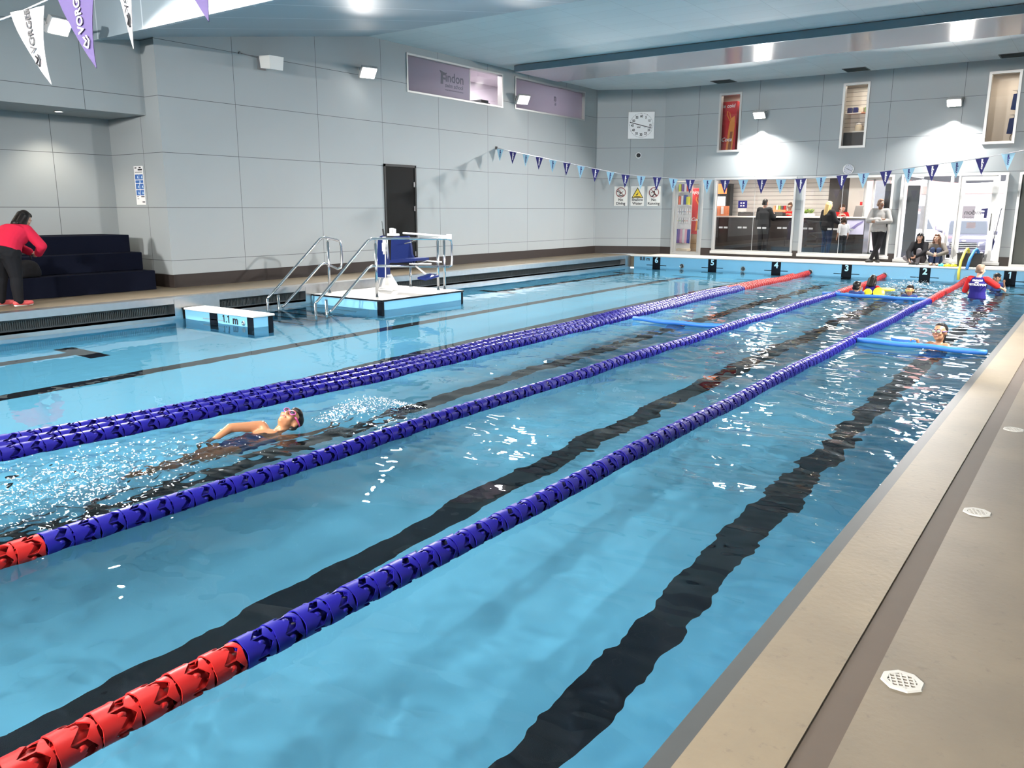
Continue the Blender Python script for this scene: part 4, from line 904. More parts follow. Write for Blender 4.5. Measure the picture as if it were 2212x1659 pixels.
# ---------------------------------------------------------------- niches behind the three narrow high windows
M['niche'] = mat('niche paint', (.66, .60, .52), .7)
for i, (k, lab) in enumerate(((5, 'a'), (6, 'b'), (7, 'c'))):
    a, c, e, f = HF[k]
    def nb(b):
        x0, x1, d = a-.5, c+.6, 1.5
        b.box(x0, YW+.14, e-.15, x1, YW+d, e-.1).box(x0, YW+.14, f+.12, x1, YW+d, f+.17).box(x0-.05, YW+.14, e-.15, x0, YW+d, f+.17).box(x1, YW+.14, e-.15, x1+.05, YW+d, f+.17)
        if i != 1: b.box(x0, YW+d, e-.15, x1, YW+d+.05, f+.17)
    struct(obj('wall_niche', nb, M['niche']))
    if i == 1: struct(obj('wall_niche', lambda b: b.box(a-.5, YW+1.5, e-.15, c+.6, YW+1.55, f+.17), panel_mat('niche slots', (.74, .70, .63), 0, [], [4.3+.13*q for q in range(11)], w=.006)))
    L = bpy.data.lights.new('niche_lamp', 'AREA'); L.size = .5; L.energy = (9, 16, 17)[i]; L.color = (1, .88, .74)
    o = bpy.data.objects.new('niche_lamp', L); COL.objects.link(o); o.location = ((a+c)/2+.1, YW+.75, f+.08)
fridge('red drinks fridge behind the narrow high window above the glass door', (-10.60, YW+.5, 3.63), 0, 'ice cold', 1.72)
t = thing('drinks_cooler', 'white lit cooler beside the red fridge behind the narrow high window', 'fridge', (-10.02, YW+.42, 3.63))
obj('cabinet', lambda b: b.box(-.18, .02, 0, .25, .6, 1.75, .01), M['offwhite'], t)
obj('lit_door', lambda b: b.box(-.06, -.004, .15, .20, .02, 1.36), mat('lit bottles', (.8, .9, .85), .3, emit=(.85, 1, .95), estr=1.0, noise=.6, nscale=18), t)
obj('header', lambda b: b.box(-.06, -.004, 1.44, .20, .02, 1.72), M['fridgered'], t)
# shelf view
t = thing('wall_shelf', 'upper goods shelf seen through the middle narrow high window', 'shelf', (-6.5, YW+1.5, 4.83))
obj('board', lambda b: b.box(-.55, -.30, -.02, .55, 0, 0), M['orangebox'], t); obj('price_strip', lambda b: b.box(-.55, -.305, -.03, -.1, -.30, .0), M['whiteprint'], t)
for k, (m_, w) in enumerate(((M['flagpurple'], .16), (M['flagnavy'], .16), (M['cream'], .15), (M['leaf'], .15), (M['leaf'], .14))):
    tag(obj('packet', lambda b: b.box(-.07, -.1, 0, .07, .02, w, .02), m_, None, loc=(-6.96+.17*k, YW+1.32, 4.83)), ('purple', 'navy', 'cream', 'green', 'last green')[k]+' packet on the high shelf behind the middle narrow window', 'packet', 'packets on the high shelf')
t = thing('kiosk_counter', 'dark kiosk counter seen through the middle narrow high window', 'counter', (-6.5, YW+.9, 3.6))
obj('front', lambda b: b.box(-.6, 0, 0, .6, .04, .62), M['darkpanel'], t); obj('top', lambda b: b.box(-.62, -.03, .62, .62, .45, .66), M['countertop'], t)
for k in range(2):
    j = thing('biscuit_jar', ('white lidded jar on the left of the kiosk counter' if k == 0 else 'white lidded jar on the right of the kiosk counter'), 'jar', (-6.62+.26*k, YW+1.1, 4.26), group='jars on the kiosk counter')
    obj('glass', lambda b: b.lathe([(.08, 0), (.10, .02), (.10, .16), (.07, .20)], 16), M['cream'], j, True); obj('lid', lambda b: b.lathe([(.075, .20), (.08, .22), (.03, .25), (.0, .26)], 16), M['whiteprint'], j, True)
    bt = tag(obj('bottle', lambda b: b.lathe([(.03, 0), (.03, .16), (.012, .2), (.012, .24)], 12).cyl((0, 0, .24), .02, .05, 10), M['whiteprint'], None, True, loc=(-6.30+.11*k, YW+1.25, 4.26)), ('white capped bottle at the right of the kiosk counter' if k else 'white capped bottle next to the jars on the kiosk counter'), 'bottle', 'bottles on the kiosk counter')
for z, w, lab in ((4.62, .22, 'blue bag hanging high behind the narrow window nearest the right'), (3.98, .28, 'blue bag hanging low behind the narrow window nearest the right')):
    t = thing('swim_bag', lab.replace(' nearest the right', ' above the entrance'), 'bag', (-2.48, YW+.85, z), group='blue bags behind the high window')
    obj('body', lambda b: b.loft([[(-w/2, -.05, 0), (w/2, -.07, -.03), (w/2, .05, -.03), (-w/2, .05, 0)], [(-w/2+.03, -.05, .40), (w/2, -.05, .42), (w/2, .03, .42), (-w/2+.03, .03, .40)]]), M['liftblue'], t)
    obj('hook', lambda b: b.tube([(0, .0, .40), (0, 0, .48), (-.12, .0, .5), (.14, .0, .5)], .008, 6), M['rubber'], t, True)
tag(obj('steering_hoop', lambda b: b.tube([(.10*math.cos(a_), 0, .13*math.sin(a_)) for a_ in np.linspace(1.2, 5.1, 12)], .014, 8), mat('bronze hoop', (.22, .17, .10), .4), None, True, loc=(-2.42, YW+.8, 3.86)), 'small bronze hoop below the blue bags behind the high window', 'hoop').name = 'wall_hoop'

# ---------------------------------------------------------------- outdoors
M['asphalt'] = mat('car park asphalt', (.34, .33, .34), .9, noise=.1); M['brickpink'] = mat('pink brick', (.62, .34, .30), .85, noise=.12); M['render'] = mat('pale render', (.72, .70, .70), .8)
struct(obj('ground_outside', lambda b: b.box(-45, 31.5, -.4, 40, 90, -.25).box(-5.03, YW+.14, -.4, 6, 31.5, .30), M['asphalt']))
t = thing('brick_building', 'pink brick building across the car park, seen past the lobby', 'building', (-9.5, 46, -.25))
obj('walls', lambda b: b.box(-7, 0, 0, 2.5, 6, 6.5), M['brickpink'], t)
obj('roof', lambda b: b.loft([[(-7.4, -.4, 6.5), (2.9, -.4, 6.5), (2.9, 6.4, 6.5), (-7.4, 6.4, 6.5)], [(-5, 2, 8), (.6, 2, 8), (.6, 4, 8), (-5, 4, 8)]]), M['darkpanel'], t)
for x in (-3.2, -.6, 1.2): obj('window', lambda b: b.box(x, -.03, 2.2, x+.8, .02, 3.6), M['alu_dark'], t)
t = thing('pale_building', 'pale low building with a red fascia across the car park', 'building', (-3, 62, -.25))
obj('walls', lambda b: b.box(-9, 0, 0, 12, 8, 3.6), M['render'], t); obj('fascia', lambda b: b.box(-9.1, -.2, 3.2, 12.1, 0, 3.7), M['brickpink'], t)
for x in (-6, -2, 2, 6): obj('window', lambda b: b.box(x, -.05, .9, x+1.8, .02, 2.4), M['alu_dark'], t)
t = thing('shade_sail', 'grey shade sail sagging outside the entrance glass', 'shade', (-3.6, 30, 3.0))
obj('cloth', lambda b: b.loft([[(x, y, z0-.30*math.cos((x)/2.2*1.5)*(1 if y < 1 else .4)+dz) for x in np.linspace(-2.2, 2.2, 14)]+[(x, y, z0+.5+dz) for x in np.linspace(2.2, -2.2, 14)] for y, z0, dz in ((0, .03, 0), (.03, .03, 0))]), mat('grey shade cloth', (.16, .16, .18), .8), t)
for s in (-2.25, 2.25): obj('support_post', lambda b: b.tube([(s, .02, -2.7), (s, .02, .6)], .05, 10), M['alu_dark'], t, True)
M['cargrey'] = mat('grey car paint', (.10, .095, .14), .25, .3, coat=.5); M['carwhite'] = mat('white car paint', (.36, .34, .40), .3, coat=.5); M['carglass'] = mat('car glass', (.05, .06, .08), .06); M['tyre'] = mat('tyre', (.02, .02, .02), .8); M['carlamp'] = mat('car lamp', (.75, .75, .78), .1)
def car(name, label, loc, rz, paint, plate):
    t = thing(name, label, 'car', loc, rz, 'cars outside the entrance'); W = .93
    sec = [(0, .45, .80, .86), (.12, .40, 1.00, .90), (.5, .38, 1.10, W), (1.35, .38, 1.16, W), (2.4, .38, 1.18, W), (4.5, .38, 1.16, W), (4.75, .5, 1.05, .88)]
    obj('body', lambda b: b.loft([[(-w, y, z0), (-w*1.0, y, (z0+z1)/2), (-w*.96, y, z1-.06), (-w*.85, y, z1), (w*.85, y, z1), (w*.96, y, z1-.06), (w, y, (z0+z1)/2), (w, y, z0)] for y, z0, z1, w in sec]), paint, t, ang=35)
    obj('cabin', lambda b: b.loft([[(-.86, 1.30, 1.14), (.86, 1.30, 1.14), (.88, 4.6, 1.14), (-.88, 4.6, 1.14)], [(-.70, 2.0, 1.70), (.70, 2.0, 1.70), (.72, 4.3, 1.72), (-.72, 4.3, 1.72)], [(-.62, 2.15, 1.76), (.62, 2.15, 1.76), (.64, 4.2, 1.78), (-.64, 4.2, 1.78)]]), paint, t, ang=35)
    obj('windscreen', lambda b: b.quad((-.78, 1.34, 1.18), (.78, 1.34, 1.18), (.66, 1.97, 1.68), (-.66, 1.97, 1.68)), M['carglass'], t)
    g = obj('grille', lambda b: b.box(-.48, -.03, .62, .48, .02, .86, .02), M['rubber'], t)
    for k in range(3): obj('grille_bar', lambda b: b.box(-.50, -.045, .65+.075*k, .50, -.03, .675+.075*k, .005), M['chrome'], g)
    obj('badge', lambda b: b.ball((0, -.03, .92), (.09, .015, .04), 14, 8), M['chrome'], t, True)
    obj('bumper', lambda b: b.box(-.90, -.08, .36, .90, .10, .58, .03), paint, t)
    for s in (-1, 1):
        obj('headlamp', lambda b: b.loft([[(s*.52, -.01, .72), (s*.86, .05, .76), (s*.88, .10, .92), (s*.54, .0, .88)], [(s*.52, .08, .72), (s*.86, .14, .76), (s*.88, .18, .92), (s*.54, .09, .88)]]), M['carlamp'], t)
        obj('fog_lamp', lambda b: b.at((s*.68, -.085, .46), (R(90), 0, 0)).cyl((0, 0, -.01), .05, .02, 16), M['carlamp'], t)
        obj('mirror', lambda b: b.box(s*.92, 1.55, 1.14, s*1.12, 1.65, 1.30, .03), paint, t)
        for y in (.95, 3.75):
            w = obj('wheel', lambda b: b.at((s*.80, y, .36), (0, R(90), 0)).cyl((0, 0, -.11), .36, .22, 28), M['tyre'], t, ang=40)
            obj('hub', lambda b: b.at((s*.80, y, .36), (0, R(90), 0)).cyl((0, 0, -.115), .22, .23, 20), M['carlamp'], w)
    p = obj('number_plate', lambda b: b.box(-.19, -.10, .42, .19, -.08, .53, .004), M['whiteprint'], t)
    text_mesh('plate_text', plate, .11, M['ink'], p, (0, -.102, .475), FWD, .001, .003)
    return t
q = at(2083, 500, 38)
car('car', 'grey four wheel drive parked nose on behind the glass door', (q[0], 38, -.25), R(4), M['cargrey'], 'S09 AWD')
q = at(2003, 500, 36)
t = car('car', 'white four wheel drive parked beside the grey one, behind the seated women', (q[0]-.15, 35.2, -.25), R(24), M['carwhite'], 'XR 12'); t.scale = (1.12, 1.12, 1.18)
for c_ in list(t.children):
    if c_.name.startswith('number_plate'):
        for g_ in list(c_.children): bpy.data.objects.remove(g_)
for x, Y, lab in ((1918, YW+.35, 'tall dark grey roller banner behind the glass, next to the man in the grey top'), (1966, YW+.35, 'tall dark grey roller banner behind the entrance glass, next to the seated people')):
    q = at(x, 480, Y)
    t = thing('roller_banner', lab, 'banner', (q[0], Y, ZL if x < 1950 else .30), group='dark roller banners')
    obj('sheet', lambda b: b.box(-.17, -.004, .06, .17, .004, 2.30), mat('banner grey', (.085, .095, .105), .5), t); obj('base', lambda b: b.box(-.19, -.08, 0, .19, .08, .06, .01), M['alu'], t)
t = thing('closed_umbrella', 'dark closed umbrella leaning in the narrow light beside the glass door', 'umbrella', (-2.62, YW+.12, .50), rot=(0, R(6), 0))
obj('pole', lambda b: b.tube([(.02, 0, .02), (.02, 0, 1.42)], .012, 8), M['alu_dark'], t, True); obj('cloth', lambda b: b.lathe([(.01, .0), (.03, .1), (.06, .55), (.02, .62)], 12), M['flagnavy'], t, True); obj('handle', lambda b: b.tube([(.02, 0, 1.42), (.06, 0, 1.5), (.12, 0, 1.46)], .014, 8), M['rubber'], t, True)
# ---------------------------------------------------------------- people: closed overlapping volumes fused into one skin, clothes fused the same way
def fuse(name, b, vox, m, parent, iters=4):
    me = bpy.data.meshes.new(name); me.from_pydata(b.v, [], b.f)
    bm = bmesh.new(); bm.from_mesh(me); bmesh.ops.recalc_face_normals(bm, faces=bm.faces); bm.to_mesh(me); bm.free()
    o = bpy.data.objects.new(name, me); COL.objects.link(o)
    r = o.modifiers.new('r', 'REMESH'); r.mode = 'VOXEL'; r.voxel_size = vox; r.use_smooth_shade = True
    if iters: sm = o.modifiers.new('s', 'SMOOTH'); sm.factor = .5; sm.iterations = iters
    dg = bpy.context.evaluated_depsgraph_get(); m2 = bpy.data.meshes.new_from_object(o.evaluated_get(dg)); o.modifiers.clear(); o.data = m2; bpy.data.meshes.remove(me)
    m2.name = name; m2.materials.clear(); m2.materials.append(m); m2.polygons.foreach_set('use_smooth', [True]*len(m2.polygons))
    if parent: o.parent = parent
    return o
V = Vector
def cap(b, p, q, r1, r2, n=12):
    """rounded tapering limb segment"""
    p, q = V(p), V(q); d = q-p; L = d.length
    if L < 1e-5: d = V((0, 0, 1)); L = 1e-5
    t = d/L; prof = [(-r1*.98, r1*.18), (-r1*.7, r1*.71), (-r1*.3, r1*.95), (0, r1)]
    prof += [(L*k/4, r1+(r2-r1)*k/4) for k in (1, 2, 3)]+[(L, r2), (L+r2*.3, r2*.95), (L+r2*.7, r2*.71), (L+r2*.98, r2*.18)]
    up = V((0, 0, 1)) if abs(t.z) < .9 else V((1, 0, 0)); up = (up-t*up.dot(t)).normalized(); sd = t.cross(up)
    b.loft([[tuple(p+t*h+(up*math.cos(2*PI*j/n)+sd*math.sin(2*PI*j/n))*r) for j in range(n)] for h, r in prof])
def egg(b, c, ax, r, n=16, m=10):
    """ellipsoid with axes ax=(x,y,z) unit vectors"""
    rings = []
    for i in range(m+1):
        a = -PI/2+PI*i/m; cr = max(math.cos(a), .02)
        rings.append([tuple(V(c)+ax[0]*(r[0]*cr*math.cos(2*PI*j/n))+ax[1]*(r[1]*cr*math.sin(2*PI*j/n))+ax[2]*(r[2]*math.sin(a))) for j in range(n)])
    b.loft(rings)
STAND = dict(pelvis=(0, 0, .95), waist=(0, 0, 1.10), chest=(0, .0, 1.30), neck=(0, -.015, 1.44), head=(0, .02, 1.60),
             shR=(.175, -.01, 1.39), elR=(.225, -.03, 1.11), wrR=(.235, .05, .87), shL=(-.175, -.01, 1.39), elL=(-.225, -.03, 1.11), wrL=(-.235, .05, .87),
             hiR=(.09, 0, .90), knR=(.10, .02, .49), anR=(.10, -.02, .08), toR=(.12, .15, .03), hiL=(-.09, 0, .90), knL=(-.10, .02, .49), anL=(-.10, -.02, .08), toL=(-.12, .15, .03))
class Fig:
    def __init__(s, J, sc=1.0, hs=1.0, face=(0, 1, 0), up=(0, 0, 1), fat=1.0):
        s.J = {k: V(v)*sc for k, v in {**STAND, **J}.items()}; s.s = sc; s.fat = fat; s.hs = hs*sc
        y = V(face).normalized(); z = V(up); z = (z-y*z.dot(y)).normalized(); s.hx, s.hy, s.hz = y.cross(z), y, z
    def torso(s, b, g=0.0, hem=0, end=9):
        J, k = s.J, s.s; lat1 = (J['hiR']-J['hiL']).normalized(); lat2 = (J['shR']-J['shL']).normalized()
        crotch = (J['hiR']+J['hiL'])/2; f = s.fat
        st = [(crotch-(J['waist']-crotch).normalized()*.07*k, .10, .075, 0), (crotch, .155, .105, 0), (J['pelvis'], .160*f, .112*f, .1), (J['waist'], .132*f, .098*f, .4), ((J['waist']+J['chest'])/2, .145*f, .106*f, .7), (J['chest'], .162*f, .108*f, 1),
              ((J['chest']*.45+J['neck']*.55), .145, .082, 1), (J['neck'], .062, .058, 1)]
        rings = []
        for i, (c, w, d, t) in enumerate(st):
            a = st[max(0, i-1)][0]; e = st[min(len(st)-1, i+1)][0]; tg = (e-a).normalized()
            lat = (lat1*(1-t)+lat2*t); lat = (lat-tg*lat.dot(tg)).normalized(); dep = tg.cross(lat)
            rings.append([tuple(c+lat*((w*k+g)*math.copysign(abs(math.cos(2*PI*j/20))**.85, math.cos(2*PI*j/20)))+dep*((d*k+g)*math.copysign(abs(math.sin(2*PI*j/20))**.85, math.sin(2*PI*j/20)))) for j in range(20)])
        b.loft(rings[hem:end])
        if end < 9: return
        for q in 'RL':
            cap(b, J['chest']*.5+J['neck']*.5, J['sh'+q], .06*k+g, .056*k+g)
            if hem < 2: cap(b, J['pelvis']*.6+J['hi'+q]*.4-(J['waist']-J['pelvis']).normalized()*.02, J['hi'+q], .10*k*f+g, .092*k*f+g)
    def arms(s, b, g=0.0, cut=1.0, which='RL'):
        J, k = s.J, s.s
        for q in which:
            S, E, W = J['sh'+q], J['el'+q], J['wr'+q]
            if cut <= .5:
                cap(b, S, S+(E-S)*(cut*2), .056*k+g, .046*k+g)
            else:
                cap(b, S, E, .056*k+g, .042*k+g); c2 = (cut-.5)*2
                cap(b, E, E+(W-E)*c2, .041*k+g, (.041-.014*c2)*k+g)
    def legs(s, b, g=0.0, cut=1.0):
        J, k = s.J, s.s
        for q in 'RL':
            H, K, A = J['hi'+q], J['kn'+q], J['an'+q]
            if cut <= .5: cap(b, H, H+(K-H)*cut*2, .090*k*s.fat+g, (.09-.03*cut*2)*k+g)
            else:
                cap(b, H, K, .090*k*s.fat+g, .058*k+g); c2 = (cut-.5)*2; m = K+(A-K)*.35
                bk = V((0, -.012*k, 0)); cap(b, K, m+bk, .056*k+g, .056*k+g); cap(b, m+bk, K+(A-K)*(.35+.65*c2), .055*k+g, (.052-.016*c2)*k+g)
    def feet(s, b, g=0.0):
        J, k = s.J, s.s
        for q in 'RL':
            A, T = J['an'+q], J['to'+q]; d = (T-A); heel = A+V((0, 0, -.035*k))-V((d.x, d.y, 0)).normalized()*.045*k
            if g <= 0: cap(b, A, A+V((0, 0, -.02*k)), .036*k, .036*k)
            cap(b, heel, T*.75+heel*.25, .034*k+g, .036*k+g); cap(b, T*.7+heel*.3, T, .038*k+g, .026*k+g)
    def hand(s, b, q, curl=.5, spread=.12, palm=None, dirv=None, point=False):
        J, k = s.J, s.s*1.0; W = J['wr'+q]; d = V(dirv).normalized() if dirv else (W-J['el'+q]).normalized()
        n = V(palm) if palm else V((-1 if q == 'R' else 1, .3, 0)); n = (n-d*n.dot(d)).normalized(); sd = d.cross(n)*(1 if q == 'R' else -1)
        cap(b, W-d*.02*k, W+d*.02*k, .026*k, .026*k)
        egg(b, W+d*.055*k, (sd, n, d), (.042*k, .017*k, .055*k))
        for i, (o, L) in enumerate(((-.030, .062), (-.010, .075), (.011, .080), (.031, .070))):
            o *= k; L *= k; p = W+d*.095*k+sd*o; di = (d+sd*(o/k)*spread*14*.25).normalized(); r = .0088*k
            a = 0; cu = curl*(1.0 if not (point and i == 3) else .05)
            for seg in (.45, .32, .25):
                a += cu*.75; dd = di*math.cos(a)+n*math.sin(a); e = p+dd*L*seg*1.05; cap(b, p, e, r, r*.92, 8); p = e; r *= .93
        p = W+d*.03*k+sd*.036*k; dt = (d*.6+sd*.7+n*.35).normalized(); e = p+dt*.045*k; cap(b, p, e, .012*k, .0105*k, 8); dt = (d*.85+sd*.25+n*.45).normalized(); cap(b, e, e+dt*.032*k, .0105*k, .009*k, 8)
    def h(s, x, y, z): return s.J['head']+(s.hx*x+s.hy*y+s.hz*z)*s.hs
    def headv(s, b):
        A = (s.hx, s.hy, s.hz); k = s.hs
        cap(b, s.J['neck']-V((0, 0, .02*s.s)), s.h(0, -.02, -.05), .058*s.s, .052*k)
        egg(b, s.h(0, -.012, .022), A, (.074*k, .095*k, .094*k)); egg(b, s.h(0, .026, -.045), A, (.058*k, .062*k, .070*k))
        egg(b, s.h(0, .062, -.092), A, (.026*k, .022*k, .022*k)); egg(b, s.h(0, .078, .018), A, (.056*k, .018*k, .018*k))
        cap(b, s.h(0, .086, .012), s.h(0, .104, -.026), .010*k, .0145*k, 8); egg(b, s.h(0, .092, -.031), A, (.020*k, .012*k, .009*k))
        for q in (-1, 1):
            egg(b, s.h(q*.040, .066, -.028), A, (.024*k, .022*k, .022*k)); egg(b, s.h(q*.079, -.004, -.008), A, (.010*k, .020*k, .032*k))
        egg(b, s.h(0, .082, -.060), A, (.026*k, .014*k, .010*k))
    def face(s, t, brow, lip=(.35, .10, .09)):
        A = (s.hx, s.hy, s.hz); k = s.hs
        for q in (-1, 1):
            b = MB(); egg(b, s.h(q*.032, .084, .0), A, (.0155*k, .008*k, .0085*k), 10, 6); e = b.build('eye', M_eyewhite, t, True)
            b = MB(); egg(b, s.h(q*.032, .0905, .0), A, (.0072*k, .003*k, .0075*k), 10, 6); b.build('iris', M_iris, e, True)
            b = MB(); cap(b, s.h(q*.015, .096, .022), s.h(q*.050, .082, .024), .0045*k, .0035*k, 6); b.build('eyebrow', brow, t, True)
        b = MB(); cap(b, s.h(-.020, .090, -.060), s.h(.020, .090, -.060), .0062*k, .0062*k, 8); cap(b, s.h(0, .095, -.060), s.h(0, .0955, -.060), .006*k, .006*k, 8); b.build('mouth', mat('lips', lip, .45), t, True)
    def goggles(s, t, strap, lens, up=0.0):
        A = (s.hx, s.hy, s.hz); k = s.hs; g = MB()
        pts = [s.h(.062*math.cos(a)*1.3, -.012+.102*math.sin(a), .004+up+.02*math.sin(-a)) for a in np.linspace(.55, PI-.55, 4)]
        back = [s.h(.081*math.cos(a), -.012+.104*math.sin(a), .010+up*1.1+.016*-math.sin(a)) for a in np.linspace(.75, -PI-.75, 26)]
        g.tube([tuple(p) for p in back], .0075*k, 8); g.tube([tuple(s.h(-.012, .101, .0+up)), tuple(s.h(.012, .101, .0+up))], .005*k, 6)
        o = g.build('goggles', strap, t, True)
        for q in (-1, 1):
            c = s.h(q*.033, .094-(.02*abs(up)/.06 if up else 0), .0+up); b = MB(); egg(b, c, A, (.026*k, .012*k, .020*k), 14, 8); b.build('lens', lens, o, True)
            b = MB(); b.tube([tuple(c+s.hx*(.026*k*math.cos(a))+s.hz*(.020*k*math.sin(a))+s.hy*.001) for a in np.linspace(0, 2*PI, 15)], .0045*k, 6); b.build('lens_rim', strap, o, True)
    def hair(s, b, kind='short'):
        A = (s.hx, s.hy, s.hz); k = s.hs
        if kind in ('tail', 'slick'): egg(b, s.h(0, -.036, .034), A, (.080*k, .088*k, .094*k), 20, 14); egg(b, s.h(0, .0, .086), A, (.062*k, .062*k, .036*k))
        else:
            egg(b, s.h(0, -.028, .036), A, (.081*k, .092*k, .096*k), 20, 14); egg(b, s.h(0, .018, .084), A, (.064*k, .062*k, .042*k))
        if kind in ('long', 'bob'):
            L = .30 if kind == 'long' else .16
            for q in (-1, 1):
                cap(b, s.h(q*.072, -.015, .02), s.h(q*.082, -.01, -.12), .030*k, .034*k); cap(b, s.h(q*.078, -.02, -.10), s.h(q*.090, -.03, -L), .036*k, .024*k)
            cap(b, s.h(0, -.085, .02), s.h(0, -.10, -L), .058*k, .055*k); cap(b, s.h(-.05, -.075, .0), s.h(-.06, -.09, -L), .045*k, .035*k); cap(b, s.h(.05, -.075, .0), s.h(.06, -.09, -L), .045*k, .035*k)
        if kind == 'bun': egg(b, s.h(0, -.10, .10), A, (.040*k, .036*k, .036*k))
        if kind == 'tail':
            cap(b, s.h(0, -.11, .02), s.h(.02, -.145, -.03), .026*k, .034*k); cap(b, s.h(.02, -.145, -.03), s.h(.02, -.135, -.26), .036*k, .016*k)
        if kind == 'short': cap(b, s.h(-.05, -.05, -.03), s.h(.05, -.05, -.03), .045*k, .045*k)
M_eyewhite = mat('eye white', (.62, .60, .57), .3); M_iris = mat('dark iris', (.03, .02, .015), .2)
SK = {'light': (.52, .29, .20), 'tan': (.30, .145, .08), 'brown': (.22, .11, .065), 'wet': (.34, .15, .075)}
MS = {k: mat('skin '+k, v, .42 if k != 'wet' else .25, noise=.05, nscale=20) for k, v in SK.items()}
for m_ in MS.values():
    b_ = m_.node_tree.nodes['Principled BSDF']; b_.inputs['Subsurface Weight'].default_value = .0
MH = {'black': mat('black hair', (.008, .0065, .006), .4, spec=.2), 'brown': mat('brown hair', (.045, .022, .012), .45, spec=.25), 'chestnut': mat('chestnut hair', (.13, .055, .025), .45), 'blonde': mat('blonde hair', (.62, .44, .18), .5), 'stubble': mat('cropped hair', (.20, .12, .08), .6)}
MC = {k: mat(k+' cloth', c, .85, spec=.15, bump=.12, bscale=25) for k, c in dict(redhoodie=(.52, .015, .045), black=(.010, .010, .012), charcoal=(.022, .022, .025), greytop=(.27, .26, .25), greyknit=(.14, .125, .11), denim=(.03, .045, .095), greytight=(.13, .12, .13), red=(.58, .018, .02), navy=(.018, .014, .13), rashred=(.52, .02, .02), suit=(.03, .05, .16), white=(.7, .7, .7)).items()}
MSHOE = {'coral': mat('coral shoe', (.60, .08, .08), .6), 'black': M['rubber'], 'sole': M['whiteprint'], 'tan': mat('tan shoe', (.40, .28, .2), .6)}
def person(label, loc, rz, J, sc=1.0, hs=1.0, face=(0, 1, 0), up=(0, 0, 1), skin='light', hair=('short', 'brown'), top=None, sleeve=1.0, bottom=None, leg=1.0, shoes=None, vox=.012, fat=1.0,
           hands=({}, {}), show_face=True, group=None, tg=.014, bg=.012, hem=None):
    t = thing('person', label, 'person', loc, rz, group); f = Fig(J, sc, hs, face, up, fat)
    b = MB(); f.torso(b); f.arms(b); f.legs(b); f.feet(b); f.headv(b)
    f.hand(b, 'R', **hands[0]); f.hand(b, 'L', **hands[1]); fuse('body', b, vox, MS[skin], t, 3)
    if hair: b = MB(); f.hair(b, hair[0]); fuse('hair', b, vox, MH[hair[1]], t, 2)
    if show_face: f.face(t, MH[hair[1]] if hair else MH['brown'])
    if top: b = MB(); f.torso(b, tg, (2 if bottom else 0) if hem is None else hem, 9 if sleeve > .05 else 6); (f.arms(b, tg, sleeve) if sleeve > .05 else None); fuse('top', b, vox, MC[top], t, 3)
    if bottom:
        b = MB(); J_ = f.J; k = f.s
        for q in 'RL': cap(b, J_['pelvis']*.75+J_['hi'+q]*.25, J_['hi'+q], .108*k*fat+bg, .095*k*fat+bg)
        egg(b, J_['pelvis'], ((J_['hiR']-J_['hiL']).normalized(), V((0, 1, 0)), V((0, 0, 1))), (.165*k*fat+bg, .118*k*fat+bg, .09*k))
        f.torso(b, bg, 0, 3); f.legs(b, bg, leg); fuse('trousers', b, vox, MC[bottom], t, 3)
    if shoes:
        for q in 'RL':
            o_ = f.J; b = MB(); f2 = Fig({}, 1); f2.J = dict(o_); f2.s = f.s
            A, T = o_['an'+q], o_['to'+q]; d = V(((T-A).x, (T-A).y, 0)).normalized(); heel = A+V((0, 0, -.04*f.s))-d*.05*f.s
            cap(b, heel, T*.75+heel*.25, .044*f.s, .043*f.s); cap(b, T*.7+heel*.3, T, .045*f.s, .034*f.s); cap(b, A-d*.01, A+V((0, 0, -.03)), .044*f.s, .046*f.s)
            sh = fuse('shoe', b, vox, MSHOE[shoes], t, 2)
            b = MB(); cap(b, heel+V((0, 0, -.022*f.s)), T+V((0, 0, -.016*f.s)), .036*f.s, .028*f.s); fuse('sole', b, vox, MSHOE['sole'] if shoes == 'coral' else M['rubber'], sh, 1)
    return t, f

# 1 woman in the red hoodie, stooping over the bench
t, f = person('person in a red hoodie and black trousers stooping over the dark bench', (-13.93, 5.86, ZD), R(26),
    dict(pelvis=(0, -.05, .86), waist=(0, .06, 1.00), chest=(0, .22, 1.13), neck=(.01, .33, 1.22), head=(.03, .42, 1.345), shR=(.19, .24, 1.17), elR=(.33, .36, .92), wrR=(.16, .48, .80), shL=(-.17, .26, 1.18), elL=(-.25, .42, .95), wrL=(-.04, .52, .82),
         hiR=(.10, -.05, .82), knR=(.13, -.02, .45), anR=(.15, -.05, .09), toR=(.22, .13, .045), hiL=(-.10, -.05, .82), knL=(-.13, -.02, .45), anL=(-.16, -.07, .09), toL=(-.10, .13, .045)),
    1.0, 1.02, face=(.25, .75, -.62), up=(0, .45, .9), hair=('bob', 'black'), top='redhoodie', bottom='black', shoes='coral', fat=1.34, tg=.036, bg=.034, hem=2, hands=({'curl': .6}, {'curl': .6}), vox=.011)
b = MB(); b.tube([tuple(f.J['neck']+V((.10*math.cos(a), -.05+.06*math.sin(a), -.0+.02*math.sin(a)))) for a in np.linspace(0, 2*PI, 14)], .030, 8); fuse('hood', b, .012, MC['redhoodie'], t, 2)
bag = thing('sports_bag', 'black sports bag on the bench under the hands of the person in red', 'bag', (-14.78, 6.50, ZD+.36), R(20))
b = MB(); egg(b, (0, 0, .15), (V((1, 0, 0)), V((0, 1, 0)), V((0, 0, 1))), (.13, .24, .15)); b.box(-.12, -.21, 0, .12, .21, .16, .05); fuse('body', b, .014, MC['black'], bag, 3)
obj('handle', lambda b: b.tube([(.0, -.12, .30), (.0, -.08, .40), (0, .08, .40), (0, .12, .30)], .014, 8), M['rubber'], bag, True)

